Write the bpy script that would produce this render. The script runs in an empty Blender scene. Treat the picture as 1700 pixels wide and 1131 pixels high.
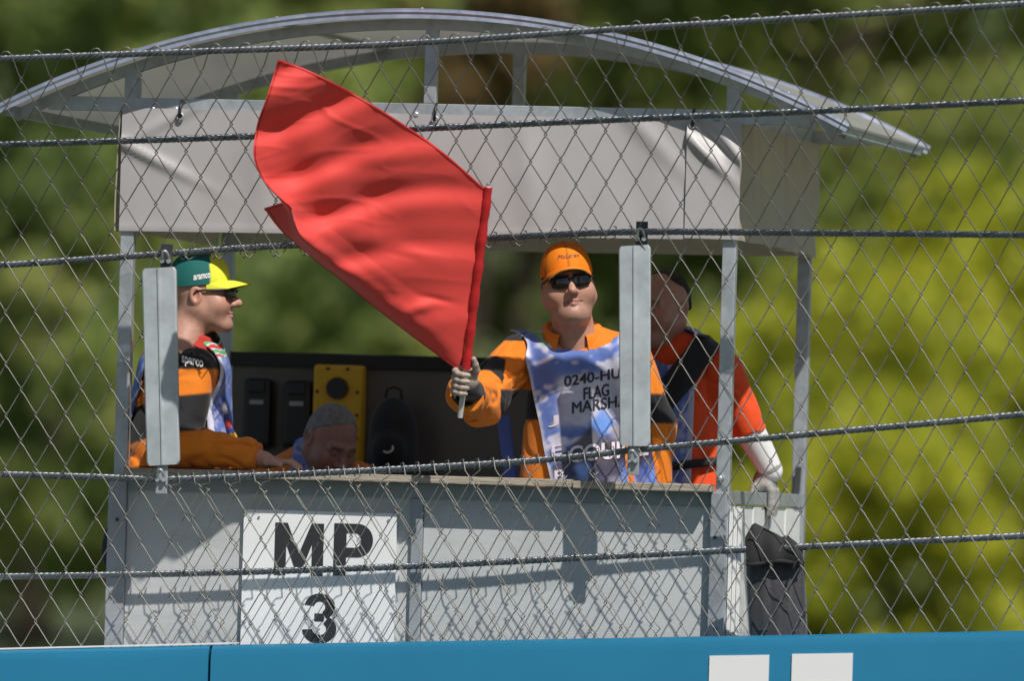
import bpy, bmesh, math, random
import numpy as np
from mathutils import Vector, Matrix

random.seed(7)
rng = np.random.default_rng(7)
scene = bpy.context.scene
col = scene.collection
rad = math.radians

# ------------------------------------------------------------------ camera
# booth front plane is y = 0, x to the right, z up; the camera is a long lens standing about 38 m
# away, 10 degrees to the right of the booth's front, slightly below the counter.
THETA, DIST, FPX, ROLL = rad(10.0), 38.0, 18620.0, rad(1.6)
IMW, IMH = 1700.0, 1131.0
CAM = Vector((DIST*math.sin(THETA), -DIST*math.cos(THETA), 1.15))
AIM = Vector((0.0, 0.0, 1.79))
FW = (AIM-CAM).normalized()
_r0 = FW.cross(Vector((0, 0, 1))).normalized()
_u0 = _r0.cross(FW)
CR = (_r0*math.cos(ROLL)+_u0*math.sin(ROLL)).normalized()
CU = CR.cross(FW).normalized()

cam_data = bpy.data.cameras.new('camera')
cam = bpy.data.objects.new('camera', cam_data)
col.objects.link(cam)
cam.matrix_world = Matrix(((CR.x, CU.x, -FW.x, CAM.x), (CR.y, CU.y, -FW.y, CAM.y),
                           (CR.z, CU.z, -FW.z, CAM.z), (0, 0, 0, 1)))
cam_data.sensor_width = 36.0
cam_data.sensor_fit = 'HORIZONTAL'
cam_data.lens = 36.0*FPX/IMW
cam_data.clip_start = 0.5
cam_data.clip_end = 2000
cam_data.dof.use_dof = True
cam_data.dof.focus_distance = 38.05
cam_data.dof.aperture_fstop = 2.0
scene.camera = cam

# ------------------------------------------------------------------ sky, sun, exposure
SUN_AZ, SUN_EL = rad(37.0), rad(50.0)          # azimuth to the right of the booth's front normal
world = bpy.data.worlds.new('World')
scene.world = world
world.use_nodes = True
wn = world.node_tree
sky = wn.nodes.new('ShaderNodeTexSky')
sky.sky_type = 'NISHITA'
sky.sun_disc = False
sky.sun_elevation = SUN_EL
sky.sun_rotation = math.pi-SUN_AZ
bg = wn.nodes['Background']
bg.inputs['Strength'].default_value = 0.068
wn.links.new(sky.outputs[0], bg.inputs['Color'])
sun_data = bpy.data.lights.new('sun', 'SUN')
sun_data.energy = 4.4
sun_data.angle = rad(0.53)
sun_data.color = (1.0, 0.95, 0.88)
sun = bpy.data.objects.new('sun', sun_data)
col.objects.link(sun)
TO_SUN = Vector((math.sin(SUN_AZ)*math.cos(SUN_EL), -math.cos(SUN_AZ)*math.cos(SUN_EL), math.sin(SUN_EL)))
sun.location = TO_SUN*30
sun.rotation_euler = TO_SUN.to_track_quat('Z', 'Y').to_euler()
scene.view_settings.view_transform = 'Standard'
scene.view_settings.look = 'None'
scene.view_settings.exposure = 0.0
scene.view_settings.gamma = 1.0
scene.view_settings.use_curve_mapping = False
scene.render.engine = 'CYCLES'
scene.cycles.use_denoising = True
scene.cycles.max_bounces = 7
scene.cycles.transparent_max_bounces = 12

# ------------------------------------------------------------------ helpers
def P(px, py, y=0.0):
    """point where the ray through a photo pixel meets the vertical plane at depth y"""
    d = FW+CR*((px-IMW/2)/FPX)-CU*((py-IMH/2)/FPX)
    return CAM+d*((y-CAM.y)/d.y)

def PD(px, py, dist):
    d = FW+CR*((px-IMW/2)/FPX)-CU*((py-IMH/2)/FPX)
    return CAM+d*dist

def A(v):
    return np.array(v, dtype=float)

def PA(px, py, y=0.0):
    return A(P(px, py, y))

def thing(name, label, cat, loc=(0, 0, 0), group=None):
    o = bpy.data.objects.new(name, None)
    col.objects.link(o)
    o.location = loc
    o.empty_display_size = 0.1
    o['label'] = label
    o['category'] = cat
    if group: o['group'] = group
    return o

def tag(o, label, cat, group=None):
    o['label'] = label; o['category'] = cat
    if group: o['group'] = group
    return o

def mk(name, verts, faces, mat=None, parent=None, smooth=False, cols=None, sharp=None):
    me = bpy.data.meshes.new(name)
    if isinstance(verts, np.ndarray): verts = verts.tolist()
    if isinstance(faces, np.ndarray): faces = faces.tolist()
    me.from_pydata(verts, [], faces)
    me.update()
    if smooth:
        me.polygons.foreach_set('use_smooth', [True]*len(me.polygons))
        if sharp is not None:
            me.set_sharp_from_angle(angle=rad(sharp))
    if cols is not None:
        at = me.color_attributes.new('Col', 'FLOAT_COLOR', 'POINT')
        c = np.ones((len(verts), 4), dtype=np.float32)
        c[:, :3] = cols
        at.data.foreach_set('color', c.ravel())
    o = bpy.data.objects.new(name, me)
    col.objects.link(o)
    if mat is not None: me.materials.append(mat)
    if parent is not None: attach(o, parent)
    return o

def world_inv(p):
    m = Matrix.Identity(4)
    chain = []
    while p is not None:
        chain.append(p); p = p.parent
    for q in reversed(chain):
        m = m @ q.matrix_parent_inverse @ Matrix.Translation(q.location)
    return m.inverted()

def attach(o, p):
    o.parent = p
    o.matrix_parent_inverse = world_inv(p)

class MB:
    """collects shapes into one mesh"""
    def __init__(s): s.v = []; s.f = []; s.c = []
    def add(s, v, f, c=None):
        n = len(s.v)
        s.v += [tuple(map(float, q)) for q in v]
        s.f += [tuple(int(i)+n for i in q) for q in f]
        if c is not None: s.c += list(c) if np.ndim(c) == 2 else [tuple(c)]*len(v)
        return s
    def build(s, name, mat, parent=None, smooth=False, sharp=None):
        return mk(name, s.v, s.f, mat, parent, smooth, np.array(s.c) if len(s.c) == len(s.v) and s.c else None, sharp)

def box_geo(x0, x1, y0, y1, z0, z1, bev=0.0, M=None):
    bm = bmesh.new()
    bmesh.ops.create_cube(bm, size=1.0)
    for v in bm.verts:
        v.co = Vector(((x0+x1)/2+v.co.x*(x1-x0), (y0+y1)/2+v.co.y*(y1-y0), (z0+z1)/2+v.co.z*(z1-z0)))
    if bev > 0:
        bmesh.ops.bevel(bm, geom=bm.edges[:], offset=bev, segments=2, profile=0.6, affect='EDGES')
    if M is not None: bm.transform(M)
    bm.verts.index_update()
    r = [v.co[:] for v in bm.verts], [[v.index for v in f.verts] for f in bm.faces]
    bm.free()
    return r

def frame_M(origin, xdir, ydir):
    x = Vector(xdir).normalized(); y = Vector(ydir); y = (y-x*y.dot(x)).normalized(); z = x.cross(y)
    return Matrix(((x.x, y.x, z.x, origin[0]), (x.y, y.y, z.y, origin[1]), (x.z, y.z, z.z, origin[2]), (0, 0, 0, 1)))

def bar_geo(p0, p1, w, d, bev=0.002, up=(0, 1, 0)):
    """square bar from p0 to p1; w across, d in the 'up' (y) direction"""
    p0 = Vector(p0); p1 = Vector(p1)
    L = (p1-p0).length
    M = frame_M(p0, p1-p0, up)
    return box_geo(0, L, -d/2, d/2, -w/2, w/2, bev, M)

def tube_geo(pts, r, n=8, cap=True):
    pts = [Vector(p) for p in pts]
    rs = r if hasattr(r, '__len__') else [r]*len(pts)
    v = []; f = []
    t0 = (pts[1]-pts[0]).normalized()
    ref = Vector((0, 0, 1)) if abs(t0.z) < .9 else Vector((1, 0, 0))
    nrm = (ref-t0*ref.dot(t0)).normalized()
    for i, p in enumerate(pts):
        a = pts[max(i-1, 0)]; b = pts[min(i+1, len(pts)-1)]
        t = (b-a)
        t = t.normalized() if t.length > 1e-9 else t0
        nrm = nrm-t*nrm.dot(t)
        nrm = nrm.normalized() if nrm.length > 1e-6 else Vector((0, 1, 0))
        bn = t.cross(nrm)
        for k in range(n):
            a_ = 2*math.pi*k/n
            v.append((p+(nrm*math.cos(a_)+bn*math.sin(a_))*rs[i])[:])
    for i in range(len(pts)-1):
        for k in range(n):
            f.append((i*n+k, i*n+(k+1) % n, (i+1)*n+(k+1) % n, (i+1)*n+k))
    if cap:
        f.append(tuple(range(n-1, -1, -1)))
        f.append(tuple((len(pts)-1)*n+k for k in range(n)))
    return v, f

def grid_faces(nu, nv, keep=None):
    f = []
    for j in range(nv-1):
        for i in range(nu-1):
            if keep is None or keep[j, i]:
                f.append((j*nu+i, j*nu+i+1, (j+1)*nu+i+1, (j+1)*nu+i))
    return f

def solid_sheet(G, t, nrm=None, keep=None):
    """give a grid of points (nv,nu,3) a thickness t along its normals -> verts, faces"""
    nv, nu, _ = G.shape
    if nrm is None:
        du = np.gradient(G, axis=1); dv = np.gradient(G, axis=0)
        nrm = np.cross(du, dv)
        nrm /= np.maximum(np.linalg.norm(nrm, axis=2, keepdims=True), 1e-9)
    V = np.concatenate([(G+nrm*t/2).reshape(-1, 3), (G-nrm*t/2).reshape(-1, 3)])
    f1 = grid_faces(nu, nv, keep)
    N = nu*nv
    F = list(f1)+[tuple(N+i for i in reversed(q)) for q in f1]
    cnt = {}
    for q in f1:
        for a, b in zip(q, q[1:]+q[:1]):
            if (b, a) in cnt: del cnt[(b, a)]
            else: cnt[(a, b)] = 1
    for (a, b) in cnt: F.append((b, a, a+N, b+N))
    return V, F

def crom(xs, ys, x):
    """smooth interpolation through (xs, ys)"""
    xs = np.asarray(xs, float); ys = np.asarray(ys, float); x = np.asarray(x, float)
    m = np.gradient(ys, xs, axis=0)
    i = np.clip(np.searchsorted(xs, x)-1, 0, len(xs)-2)
    h = xs[i+1]-xs[i]
    t = np.clip((x-xs[i])/h, -0.5, 1.5)
    if ys.ndim > 1:
        t = t[..., None]; h = h[..., None]
    return ((2*t**3-3*t**2+1)*ys[i]+(t**3-2*t**2+t)*h*m[i]+(-2*t**3+3*t**2)*ys[i+1]+(t**3-t**2)*h*m[i+1])

# --- smooth noise made of sines (used for cloth folds and colour patches)
def wob(p, s, seed=0):
    r = np.random.default_rng(seed)
    out = np.zeros(p.shape[:-1])
    for k in range(5):
        d = r.normal(size=3); d /= np.linalg.norm(d)
        out += np.sin((p@d)*s*(0.6+0.25*k)+r.uniform(0, 6.28)+1.3*np.sin((p@np.roll(d, 1))*s*0.45+k))/(1+.25*k)
    return out/3.2

# --- signed distance shapes and a surface-nets mesher
def sm(a, b, k):
    h = np.clip(0.5+0.5*(b-a)/k, 0, 1)
    return b+(a-b)*h-k*h*(1-h)
def ssub(a, b, k):
    return -sm(-a, b, k)
def ell(p, c, r):
    q = p-np.array(c, dtype=p.dtype); r = np.array(r, dtype=p.dtype)
    k0 = np.sqrt(((q/r)**2).sum(-1)); k1 = np.sqrt(((q/(r*r))**2).sum(-1))
    return k0*(k0-1)/np.maximum(k1, 1e-6)
def sph(p, c, r):
    return np.sqrt(((p-np.array(c, dtype=p.dtype))**2).sum(-1))-r
def rc(p, a, b, r1, r2):
    a = np.array(a, dtype=p.dtype); b = np.array(b, dtype=p.dtype)
    ba = b-a
    t = np.clip(((p-a)@ba)/max(float(ba@ba), 1e-12), 0, 1)
    return np.sqrt(((p-a-t[..., None]*ba)**2).sum(-1))-(r1+(r2-r1)*t)
def chain(p, pts, rs, k=0.01):
    d = None
    for i in range(len(pts)-1):
        e = rc(p, pts[i], pts[i+1], rs[i], rs[i+1])
        d = e if d is None else sm(d, e, k)
    return d

def snet(f, lo, hi, h):
    n = [int(math.ceil((hi[i]-lo[i])/h))+1 for i in range(3)]
    ax = [np.float32(lo[i])+np.float32(h)*np.arange(n[i], dtype=np.float32) for i in range(3)]
    D = np.empty(n, dtype=np.float32)
    step = max(1, int(400000/(n[1]*n[2])))
    for i in range(0, n[0], step):
        X, Y, Z = np.meshgrid(ax[0][i:i+step], ax[1], ax[2], indexing='ij')
        D[i:i+step] = f(np.stack([X, Y, Z], -1))
    s = D < 0
    cnt = np.zeros([m-1 for m in n], dtype=np.int8)
    for dx in (0, 1):
        for dy in (0, 1):
            for dz in (0, 1):
                cnt += s[dx:n[0]-1+dx, dy:n[1]-1+dy, dz:n[2]-1+dz]
    act = (cnt > 0) & (cnt < 8)
    idx = np.argwhere(act)
    vid = np.full(act.shape, -1, dtype=np.int64)
    vid[act] = np.arange(len(idx))
    acc = np.zeros((len(idx), 3)); w = np.zeros(len(idx))
    cs = [(0, 0, 0), (1, 0, 0), (0, 1, 0), (1, 1, 0), (0, 0, 1), (1, 0, 1), (0, 1, 1), (1, 1, 1)]
    dv = [D[idx[:, 0]+c[0], idx[:, 1]+c[1], idx[:, 2]+c[2]] for c in cs]
    for a in range(8):
        for b in range(a+1, 8):
            if sum(abs(cs[a][k]-cs[b][k]) for k in range(3)) != 1: continue
            m = (dv[a] < 0) != (dv[b] < 0)
            t = np.where(m, dv[a]/np.where(m, dv[a]-dv[b], 1), 0)
            p = np.array(cs[a], float)[None]+t[:, None]*(np.array(cs[b], float)-np.array(cs[a], float))[None]
            acc[m] += p[m]; w[m] += 1
    V = (idx+acc/w[:, None])*h+np.array(lo)
    F = []
    for a in range(3):
        b, c = (a+1) % 3, (a+2) % 3
        sl0 = [slice(None)]*3; sl1 = [slice(None)]*3
        sl0[a] = slice(0, n[a]-1); sl1[a] = slice(1, n[a])
        s0, s1 = s[tuple(sl0)], s[tuple(sl1)]
        e = np.argwhere(s0 != s1)
        ok = (e[:, b] > 0) & (e[:, c] > 0) & (e[:, b] < n[b]-1) & (e[:, c] < n[c]-1)
        e = e[ok]
        if not len(e): continue
        flip = s0[e[:, 0], e[:, 1], e[:, 2]]
        eb = np.zeros(3, int); eb[b] = 1
        ec = np.zeros(3, int); ec[c] = 1
        def g(q): return vid[q[:, 0], q[:, 1], q[:, 2]]
        Q = np.stack([g(e-eb-ec), g(e-ec), g(e), g(e-eb)], 1)
        Q[~flip] = Q[~flip][:, ::-1]
        F.append(Q)
    return V, np.concatenate(F)

def rotz(a):
    c, s = math.cos(a), math.sin(a)
    return np.array([[c, -s, 0], [s, c, 0], [0, 0, 1]])
def rotx(a):
    c, s = math.cos(a), math.sin(a)
    return np.array([[1, 0, 0], [0, c, -s], [0, s, c]])
def roty(a):
    c, s = math.cos(a), math.sin(a)
    return np.array([[c, 0, s], [0, 1, 0], [-s, 0, c]])

def text_geo(s, bold=0.0, shear=0.0, spacing=1.0, sub=False):
    cu = bpy.data.curves.new('lettering', 'FONT')
    cu.body = s
    cu.size = 1.0
    cu.offset = bold
    cu.shear = shear
    cu.space_character = spacing
    cu.resolution_u = 4
    cu.fill_mode = 'FRONT'
    o = bpy.data.objects.new('lettering', cu)
    col.objects.link(o)
    dg = bpy.context.evaluated_depsgraph_get()
    me = o.evaluated_get(dg).to_mesh()
    bm = bmesh.new(); bm.from_mesh(me)
    o.evaluated_get(dg).to_mesh_clear()
    bpy.data.objects.remove(o); bpy.data.curves.remove(cu)
    bmesh.ops.triangulate(bm, faces=bm.faces[:])
    if sub:
        for _ in range(2):
            le = [e for e in bm.edges if e.calc_length() > 0.12]
            if le: bmesh.ops.subdivide_edges(bm, edges=le, cuts=1)
            bmesh.ops.triangulate(bm, faces=bm.faces[:])
    bm.verts.index_update()
    v = np.array([q.co[:] for q in bm.verts]); f = [[q.index for q in g.verts] for g in bm.faces]
    bm.free()
    lo = v.min(0); hi = v.max(0)
    v = (v-lo)/np.maximum(hi-lo, 1e-6)
    return v[:, :2], f            # unit box, x right, y up

def text_on(name, s, fmap, mat, parent, **kw):
    v, f = text_geo(s, **kw)
    return mk(name, fmap(v[:, 0], v[:, 1]), f, mat, parent)

# ------------------------------------------------------------------ materials
MATS = {}
def nodes_of(m):
    m.use_nodes = True
    return m.node_tree.nodes, m.node_tree.links, m.node_tree.nodes['Principled BSDF']

def ramp(n, stops):
    r = n.new('ShaderNodeValToRGB')
    el = r.color_ramp.elements
    while len(el) < len(stops): el.new(0.5)
    for e, (p, c) in zip(el, stops):
        e.position = p; e.color = (c[0], c[1], c[2], 1)
    return r

def mat(name, c, rough=0.6, metal=0.0, var=0.12, scale=8.0, bump=0.0, bscale=60.0, stretch=(1, 1, 1), spec=0.5,
        vcol=False, trans=0.0, sss=0.0, dirt=None, dscale=2.0, damount=0.5, sheen=0.0):
    m = bpy.data.materials.new(name)
    n, l, b = nodes_of(m)
    tc = n.new('ShaderNodeTexCoord'); mp = n.new('ShaderNodeMapping')
    mp.inputs['Scale'].default_value = stretch
    l.new(tc.outputs['Object'], mp.inputs['Vector'])
    nz = n.new('ShaderNodeTexNoise'); nz.inputs['Scale'].default_value = scale
    nz.inputs['Detail'].default_value = 6; nz.inputs['Roughness'].default_value = 0.62
    l.new(mp.outputs[0], nz.inputs['Vector'])
    mr = n.new('ShaderNodeMapRange')
    mr.inputs['From Min'].default_value = 0.25; mr.inputs['From Max'].default_value = 0.75
    mr.inputs['To Min'].default_value = 1-var; mr.inputs['To Max'].default_value = 1+var
    l.new(nz.outputs['Fac'], mr.inputs['Value'])
    if vcol:
        src = n.new('ShaderNodeVertexColor'); src.layer_name = 'Col'
        base = src.outputs['Color']
    else:
        src = n.new('ShaderNodeRGB'); src.outputs[0].default_value = (*c, 1)
        base = src.outputs[0]
    mx = n.new('ShaderNodeVectorMath'); mx.operation = 'SCALE'
    l.new(base, mx.inputs[0]); l.new(mr.outputs[0], mx.inputs['Scale'])
    out = mx.outputs[0]
    if dirt is not None:
        nd = n.new('ShaderNodeTexNoise'); nd.inputs['Scale'].default_value = dscale
        nd.inputs['Detail'].default_value = 8; nd.inputs['Roughness'].default_value = 0.7
        l.new(mp.outputs[0], nd.inputs['Vector'])
        rp = ramp(n, [(0.48, (0, 0, 0)), (0.72, (damount,)*3)])
        l.new(nd.outputs['Fac'], rp.inputs[0])
        mi = n.new('ShaderNodeMix'); mi.data_type = 'RGBA'
        l.new(rp.outputs[0], mi.inputs['Factor']); l.new(out, mi.inputs[6])
        mi.inputs[7].default_value = (*dirt, 1)
        out = mi.outputs[2]
    l.new(out, b.inputs['Base Color'])
    b.inputs['Roughness'].default_value = rough
    b.inputs['Metallic'].default_value = metal
    b.inputs['Specular IOR Level'].default_value = spec
    if sss:
        b.inputs['Subsurface Weight'].default_value = sss
        b.inputs['Subsurface Radius'].default_value = (0.012, 0.004, 0.002)
        b.inputs['Subsurface Scale'].default_value = 1.0
    if sheen: b.inputs['Sheen Weight'].default_value = sheen
    if bump:
        nb = n.new('ShaderNodeTexNoise'); nb.inputs['Scale'].default_value = bscale
        nb.inputs['Detail'].default_value = 5
        l.new(mp.outputs[0], nb.inputs['Vector'])
        bp = n.new('ShaderNodeBump'); bp.inputs['Strength'].default_value = bump
        bp.inputs['Distance'].default_value = 0.004
        l.new(nb.outputs['Fac'], bp.inputs['Height']); l.new(bp.outputs[0], b.inputs['Normal'])
    if trans:
        tr = n.new('ShaderNodeBsdfTranslucent')
        l.new(out, tr.inputs['Color'])
        ms = n.new('ShaderNodeMixShader'); ms.inputs[0].default_value = trans
        o = n['Material Output']
        l.new(b.outputs[0], ms.inputs[1]); l.new(tr.outputs[0], ms.inputs[2]); l.new(ms.outputs[0], o.inputs['Surface'])
    MATS[name] = m
    return m

def galvanised(name, c=(0.46, 0.50, 0.53), rough=0.42, metal=0.55, scale=26, sw=.16):
    m = bpy.data.materials.new(name)
    n, l, b = nodes_of(m)
    tc = n.new('ShaderNodeTexCoord')
    vo = n.new('ShaderNodeTexVoronoi'); vo.inputs['Scale'].default_value = scale
    nz = n.new('ShaderNodeTexNoise'); nz.inputs['Scale'].default_value = 7; nz.inputs['Detail'].default_value = 8
    nz.inputs['Roughness'].default_value = .7
    l.new(tc.outputs['Object'], vo.inputs['Vector']); l.new(tc.outputs['Object'], nz.inputs['Vector'])
    sp = n.new('ShaderNodeSeparateColor'); l.new(vo.outputs['Color'], sp.inputs[0])
    ad = n.new('ShaderNodeMath'); ad.operation = 'MULTIPLY_ADD'; ad.inputs[1].default_value = sw
    l.new(sp.outputs[0], ad.inputs[0]); l.new(nz.outputs['Fac'], ad.inputs[2])
    rp = ramp(n, [(0.28, tuple(q*0.66 for q in c)), (0.62, c), (0.95, tuple(min(1, q*1.28) for q in c))])
    l.new(ad.outputs[0], rp.inputs[0]); l.new(rp.outputs[0], b.inputs['Base Color'])
    r2 = ramp(n, [(0.2, (rough*.8,)*3), (0.9, (min(1, rough*1.35),)*3)])
    l.new(ad.outputs[0], r2.inputs[0]); l.new(r2.outputs[0], b.inputs['Roughness'])
    b.inputs['Metallic'].default_value = metal
    MATS[name] = m
    return m

M_GALV = galvanised('galvanised_steel')
M_GALV2 = galvanised('weathered_galvanised_steel', (0.40, 0.43, 0.46), 0.5, 0.5, 18)
M_PROF = galvanised('zinc_profile', (0.50, 0.55, 0.58), 0.5, 0.3, 9, .07)
M_ROPE = galvanised('wire_rope_steel', (0.20, 0.22, 0.24), 0.36, 0.75, 120)
M_WIRE = galvanised('fence_wire_steel', (0.25, 0.245, 0.225), 0.42, 0.6, 60)
M_DARKMETAL = mat('dark_metal', (0.06, 0.065, 0.07), 0.5, 0.5)
M_TRIM = galvanised('aluminium_trim', (0.50, 0.53, 0.62), 0.3, 0.7, 40)
M_TARP = mat('grey_tarpaulin', (0.47, 0.455, 0.46), 0.42, var=0.06, scale=5, bump=0.05, bscale=300, trans=0.10, dirt=(0.40, 0.37, 0.34), dscale=1.6, damount=0.35)
M_TARP2 = mat('beige_tarpaulin', (0.68, 0.64, 0.52), 0.5, var=0.10, scale=6, trans=0.42, dirt=(0.34, 0.31, 0.22), dscale=3, damount=0.4)
M_POLY = mat('polycarbonate_sheet', (0.74, 0.73, 0.70), 0.14, var=0.05, scale=3, trans=0.42, dirt=(0.50, 0.46, 0.38), dscale=2.4, damount=0.3, stretch=(1, .3, 1))
M_PANEL = mat('painted_plywood', (0.50, 0.52, 0.525), 0.55, var=0.06, scale=3.0, bump=0.16, bscale=50, stretch=(1, 1, 4), dirt=(0.28, 0.29, 0.29), dscale=2.2, damount=0.35)
M_FRAMEP = mat('painted_frame_wood', (0.30, 0.33, 0.36), 0.6, var=0.16, scale=5, bump=0.3, bscale=30, dirt=(0.18, 0.19, 0.19), dscale=4, damount=0.5)
M_WHITEP = mat('white_board_paint', (0.76, 0.77, 0.76), 0.5, var=0.05, scale=4, bump=0.15, bscale=40, stretch=(1, 1, 6), dirt=(0.52, 0.52, 0.50), dscale=3, damount=0.3)
M_SIGN = mat('white_sign_paint', (0.80, 0.82, 0.83), 0.4, var=0.04, scale=5, dirt=(0.58, 0.58, 0.56), dscale=3.5, damount=0.25)
M_LETTER = mat('sign_lettering', (0.028, 0.030, 0.034), 0.45, var=0.2, scale=20)
M_WOOD = mat('weathered_timber', (0.40, 0.35, 0.28), 0.8, var=0.35, scale=7, bump=0.9, bscale=22, stretch=(1.2, 8, 14), dirt=(0.20, 0.18, 0.15), dscale=5, damount=0.6)
M_BACKW = mat('brown_back_board', (0.10, 0.085, 0.078), 0.28, var=0.15, scale=3)
M_BLACKR = mat('black_rail', (0.012, 0.012, 0.013), 0.55)
M_FLOOR = mat('platform_timber', (0.20, 0.17, 0.13), 0.8, var=0.25, scale=6, stretch=(1, 8, 1))
M_SKIN = mat('skin', (0.6, 0.36, 0.28), 0.48, var=0.15, scale=45, bump=0.22, bscale=170, vcol=True, sss=0.10)
M_CLOTH = mat('jacket_cloth', (0.8, 0.3, 0.05), 0.75, var=0.10, scale=18, bump=0.30, bscale=90, vcol=True, sheen=0.15, spec=0.3)
M_BIB = mat('bib_cloth', (0.2, 0.3, 0.8), 0.62, var=0.10, scale=30, bump=0.25, bscale=240, vcol=True, spec=0.35)
M_CAP = mat('cap_cloth', (0.8, 0.3, 0.05), 0.75, var=0.07, scale=40, bump=0.25, bscale=300, vcol=True, spec=0.3)
M_BLACKCLOTH = mat('black_cloth', (0.014, 0.014, 0.016), 0.8, var=0.3, scale=14, bump=0.3, bscale=80, sheen=0.2)
M_GLASSES = mat('sunglass_lens', (0.006, 0.006, 0.007), 0.08, var=0.0, spec=0.7)
M_WHITE = mat('white_print', (0.78, 0.78, 0.78), 0.5, var=0.04)
M_INK = mat('dark_print', (0.035, 0.03, 0.05), 0.6, var=0.2)
M_PINK = mat('pale_print', (0.74, 0.66, 0.74), 0.6, var=0.12, scale=30)
M_FLAG = mat('red_flag_nylon', (0.90, 0.090, 0.076), 0.6, var=0.03, scale=9, bump=0.03, bscale=40, trans=0.26, spec=.3, sheen=.3)
M_HEM = mat('red_flag_hem', (0.50, 0.016, 0.018), 0.5, var=0.12, scale=14, bump=0.3, bscale=70)
M_STICK = mat('pale_stick', (0.52, 0.50, 0.47), 0.5, var=0.15)
M_GLOVE = mat('grey_knit_glove', (0.33, 0.33, 0.31), 0.9, var=0.18, scale=120, bump=0.8, bscale=220)
M_BLUE = mat('blue_barrier_vinyl', (0.013, 0.165, 0.30), 0.34, var=0.07, scale=1.6, bump=0.03, bscale=14)
M_BLUEW = mat('white_barrier_print', (0.74, 0.75, 0.76), 0.4, var=0.03, scale=3)
M_YELLOW = mat('yellow_plastic', (0.72, 0.40, 0.012), 0.45, var=0.08)
M_BLACKP = mat('black_plastic', (0.012, 0.012, 0.013), 0.4, var=0.2)
M_LABELG = mat('grey_label', (0.35, 0.35, 0.36), 0.5)
M_BAG = mat('charcoal_bag_nylon', (0.035, 0.035, 0.040), 0.6, var=0.2, scale=10, bump=0.4, bscale=60, sheen=0.3)
# ------------------------------------------------------------------ ground, track, hillside
def sheet(name, x0, x1, y0, y1, z, m, n=2):
    o = mk(name, [(x0, y0, z), (x1, y0, z), (x1, y1, z), (x0, y1, z)], [(0, 1, 2, 3)], m)
    o['kind'] = 'structure'
    return o
M_GRASS = mat('grass_ground', (0.055, 0.075, 0.022), 0.9, var=0.35, scale=0.7, dirt=(0.11, 0.09, 0.05), dscale=0.2, damount=0.5)
M_ASPH = mat('asphalt', (0.052, 0.052, 0.054), 0.85, var=0.2, scale=3, bump=0.5, bscale=80)
M_CONC = mat('concrete', (0.32, 0.31, 0.29), 0.85, var=0.12, scale=2, bump=0.2)
M_HILL = mat('wooded_hillside', (0.115, 0.150, 0.058), 0.95, var=0.4, scale=0.25, dirt=(0.05, 0.05, 0.016), dscale=0.12, damount=0.7)
sheet('ground', -600, 600, -600, 900, 0.0, M_GRASS)
sheet('race_track', -300, 300, -26, -10, 0.004, M_ASPH)
sheet('service_path', -40, 40, 0.9, 4.5, 0.004, M_CONC)
# hillside behind the trees
nx, ny = 60, 24
HX = np.linspace(-160, 160, nx); HY = np.linspace(0, 1, ny)
G = np.zeros((ny, nx, 3))
for j in range(ny):
    for i in range(nx):
        y = 95+HY[j]*160
        G[j, i] = (HX[i]+(-16), y, -0.3+46*HY[j]**0.8+2.2*math.sin(HX[i]*.09+j*.5)*HY[j])
o = mk('hillside', G.reshape(-1, 3), grid_faces(nx, ny), M_HILL, smooth=True); o['kind'] = 'structure'

# ------------------------------------------------------------------ trees
def leaf_mat(name, stops, trans=0.5):
    m = bpy.data.materials.new(name)
    n, l, b = nodes_of(m)
    vc = n.new('ShaderNodeVertexColor'); vc.layer_name = 'Col'
    sp = n.new('ShaderNodeSeparateColor'); l.new(vc.outputs['Color'], sp.inputs[0])
    rp = ramp(n, stops); l.new(sp.outputs[0], rp.inputs[0])
    l.new(rp.outputs[0], b.inputs['Base Color'])
    b.inputs['Roughness'].default_value = 0.6
    tr = n.new('ShaderNodeBsdfTranslucent'); l.new(rp.outputs[0], tr.inputs['Color'])
    ms = n.new('ShaderNodeMixShader'); ms.inputs[0].default_value = trans
    l.new(b.outputs[0], ms.inputs[1]); l.new(tr.outputs[0], ms.inputs[2])
    l.new(ms.outputs[0], n['Material Output'].inputs['Surface'])
    return m
L_DARK = leaf_mat('dark_green_leaf', [(0, (0.089, 0.138, 0.045)), (0.5, (0.235, 0.328, 0.091)), (1, (0.547, 0.602, 0.167))])
L_MID = leaf_mat('mid_green_leaf', [(0, (0.103, 0.153, 0.041)), (0.5, (0.279, 0.348, 0.083)), (1, (0.560, 0.556, 0.178))])
L_YELLOW = leaf_mat('yellow_green_leaf', [(0, (0.205, 0.262, 0.027)), (0.5, (0.484, 0.522, 0.045)), (1, (0.790, 0.755, 0.078))])
L_BROWN = leaf_mat('bronze_leaf', [(0, (0.068, 0.059, 0.022)), (0.5, (0.194, 0.142, 0.048)), (1, (0.342, 0.228, 0.097))])
M_BARK = mat('bark', (0.075, 0.055, 0.038), 0.9, var=0.35, scale=5, bump=0.6, bscale=18, stretch=(1, 1, .3))

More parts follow.
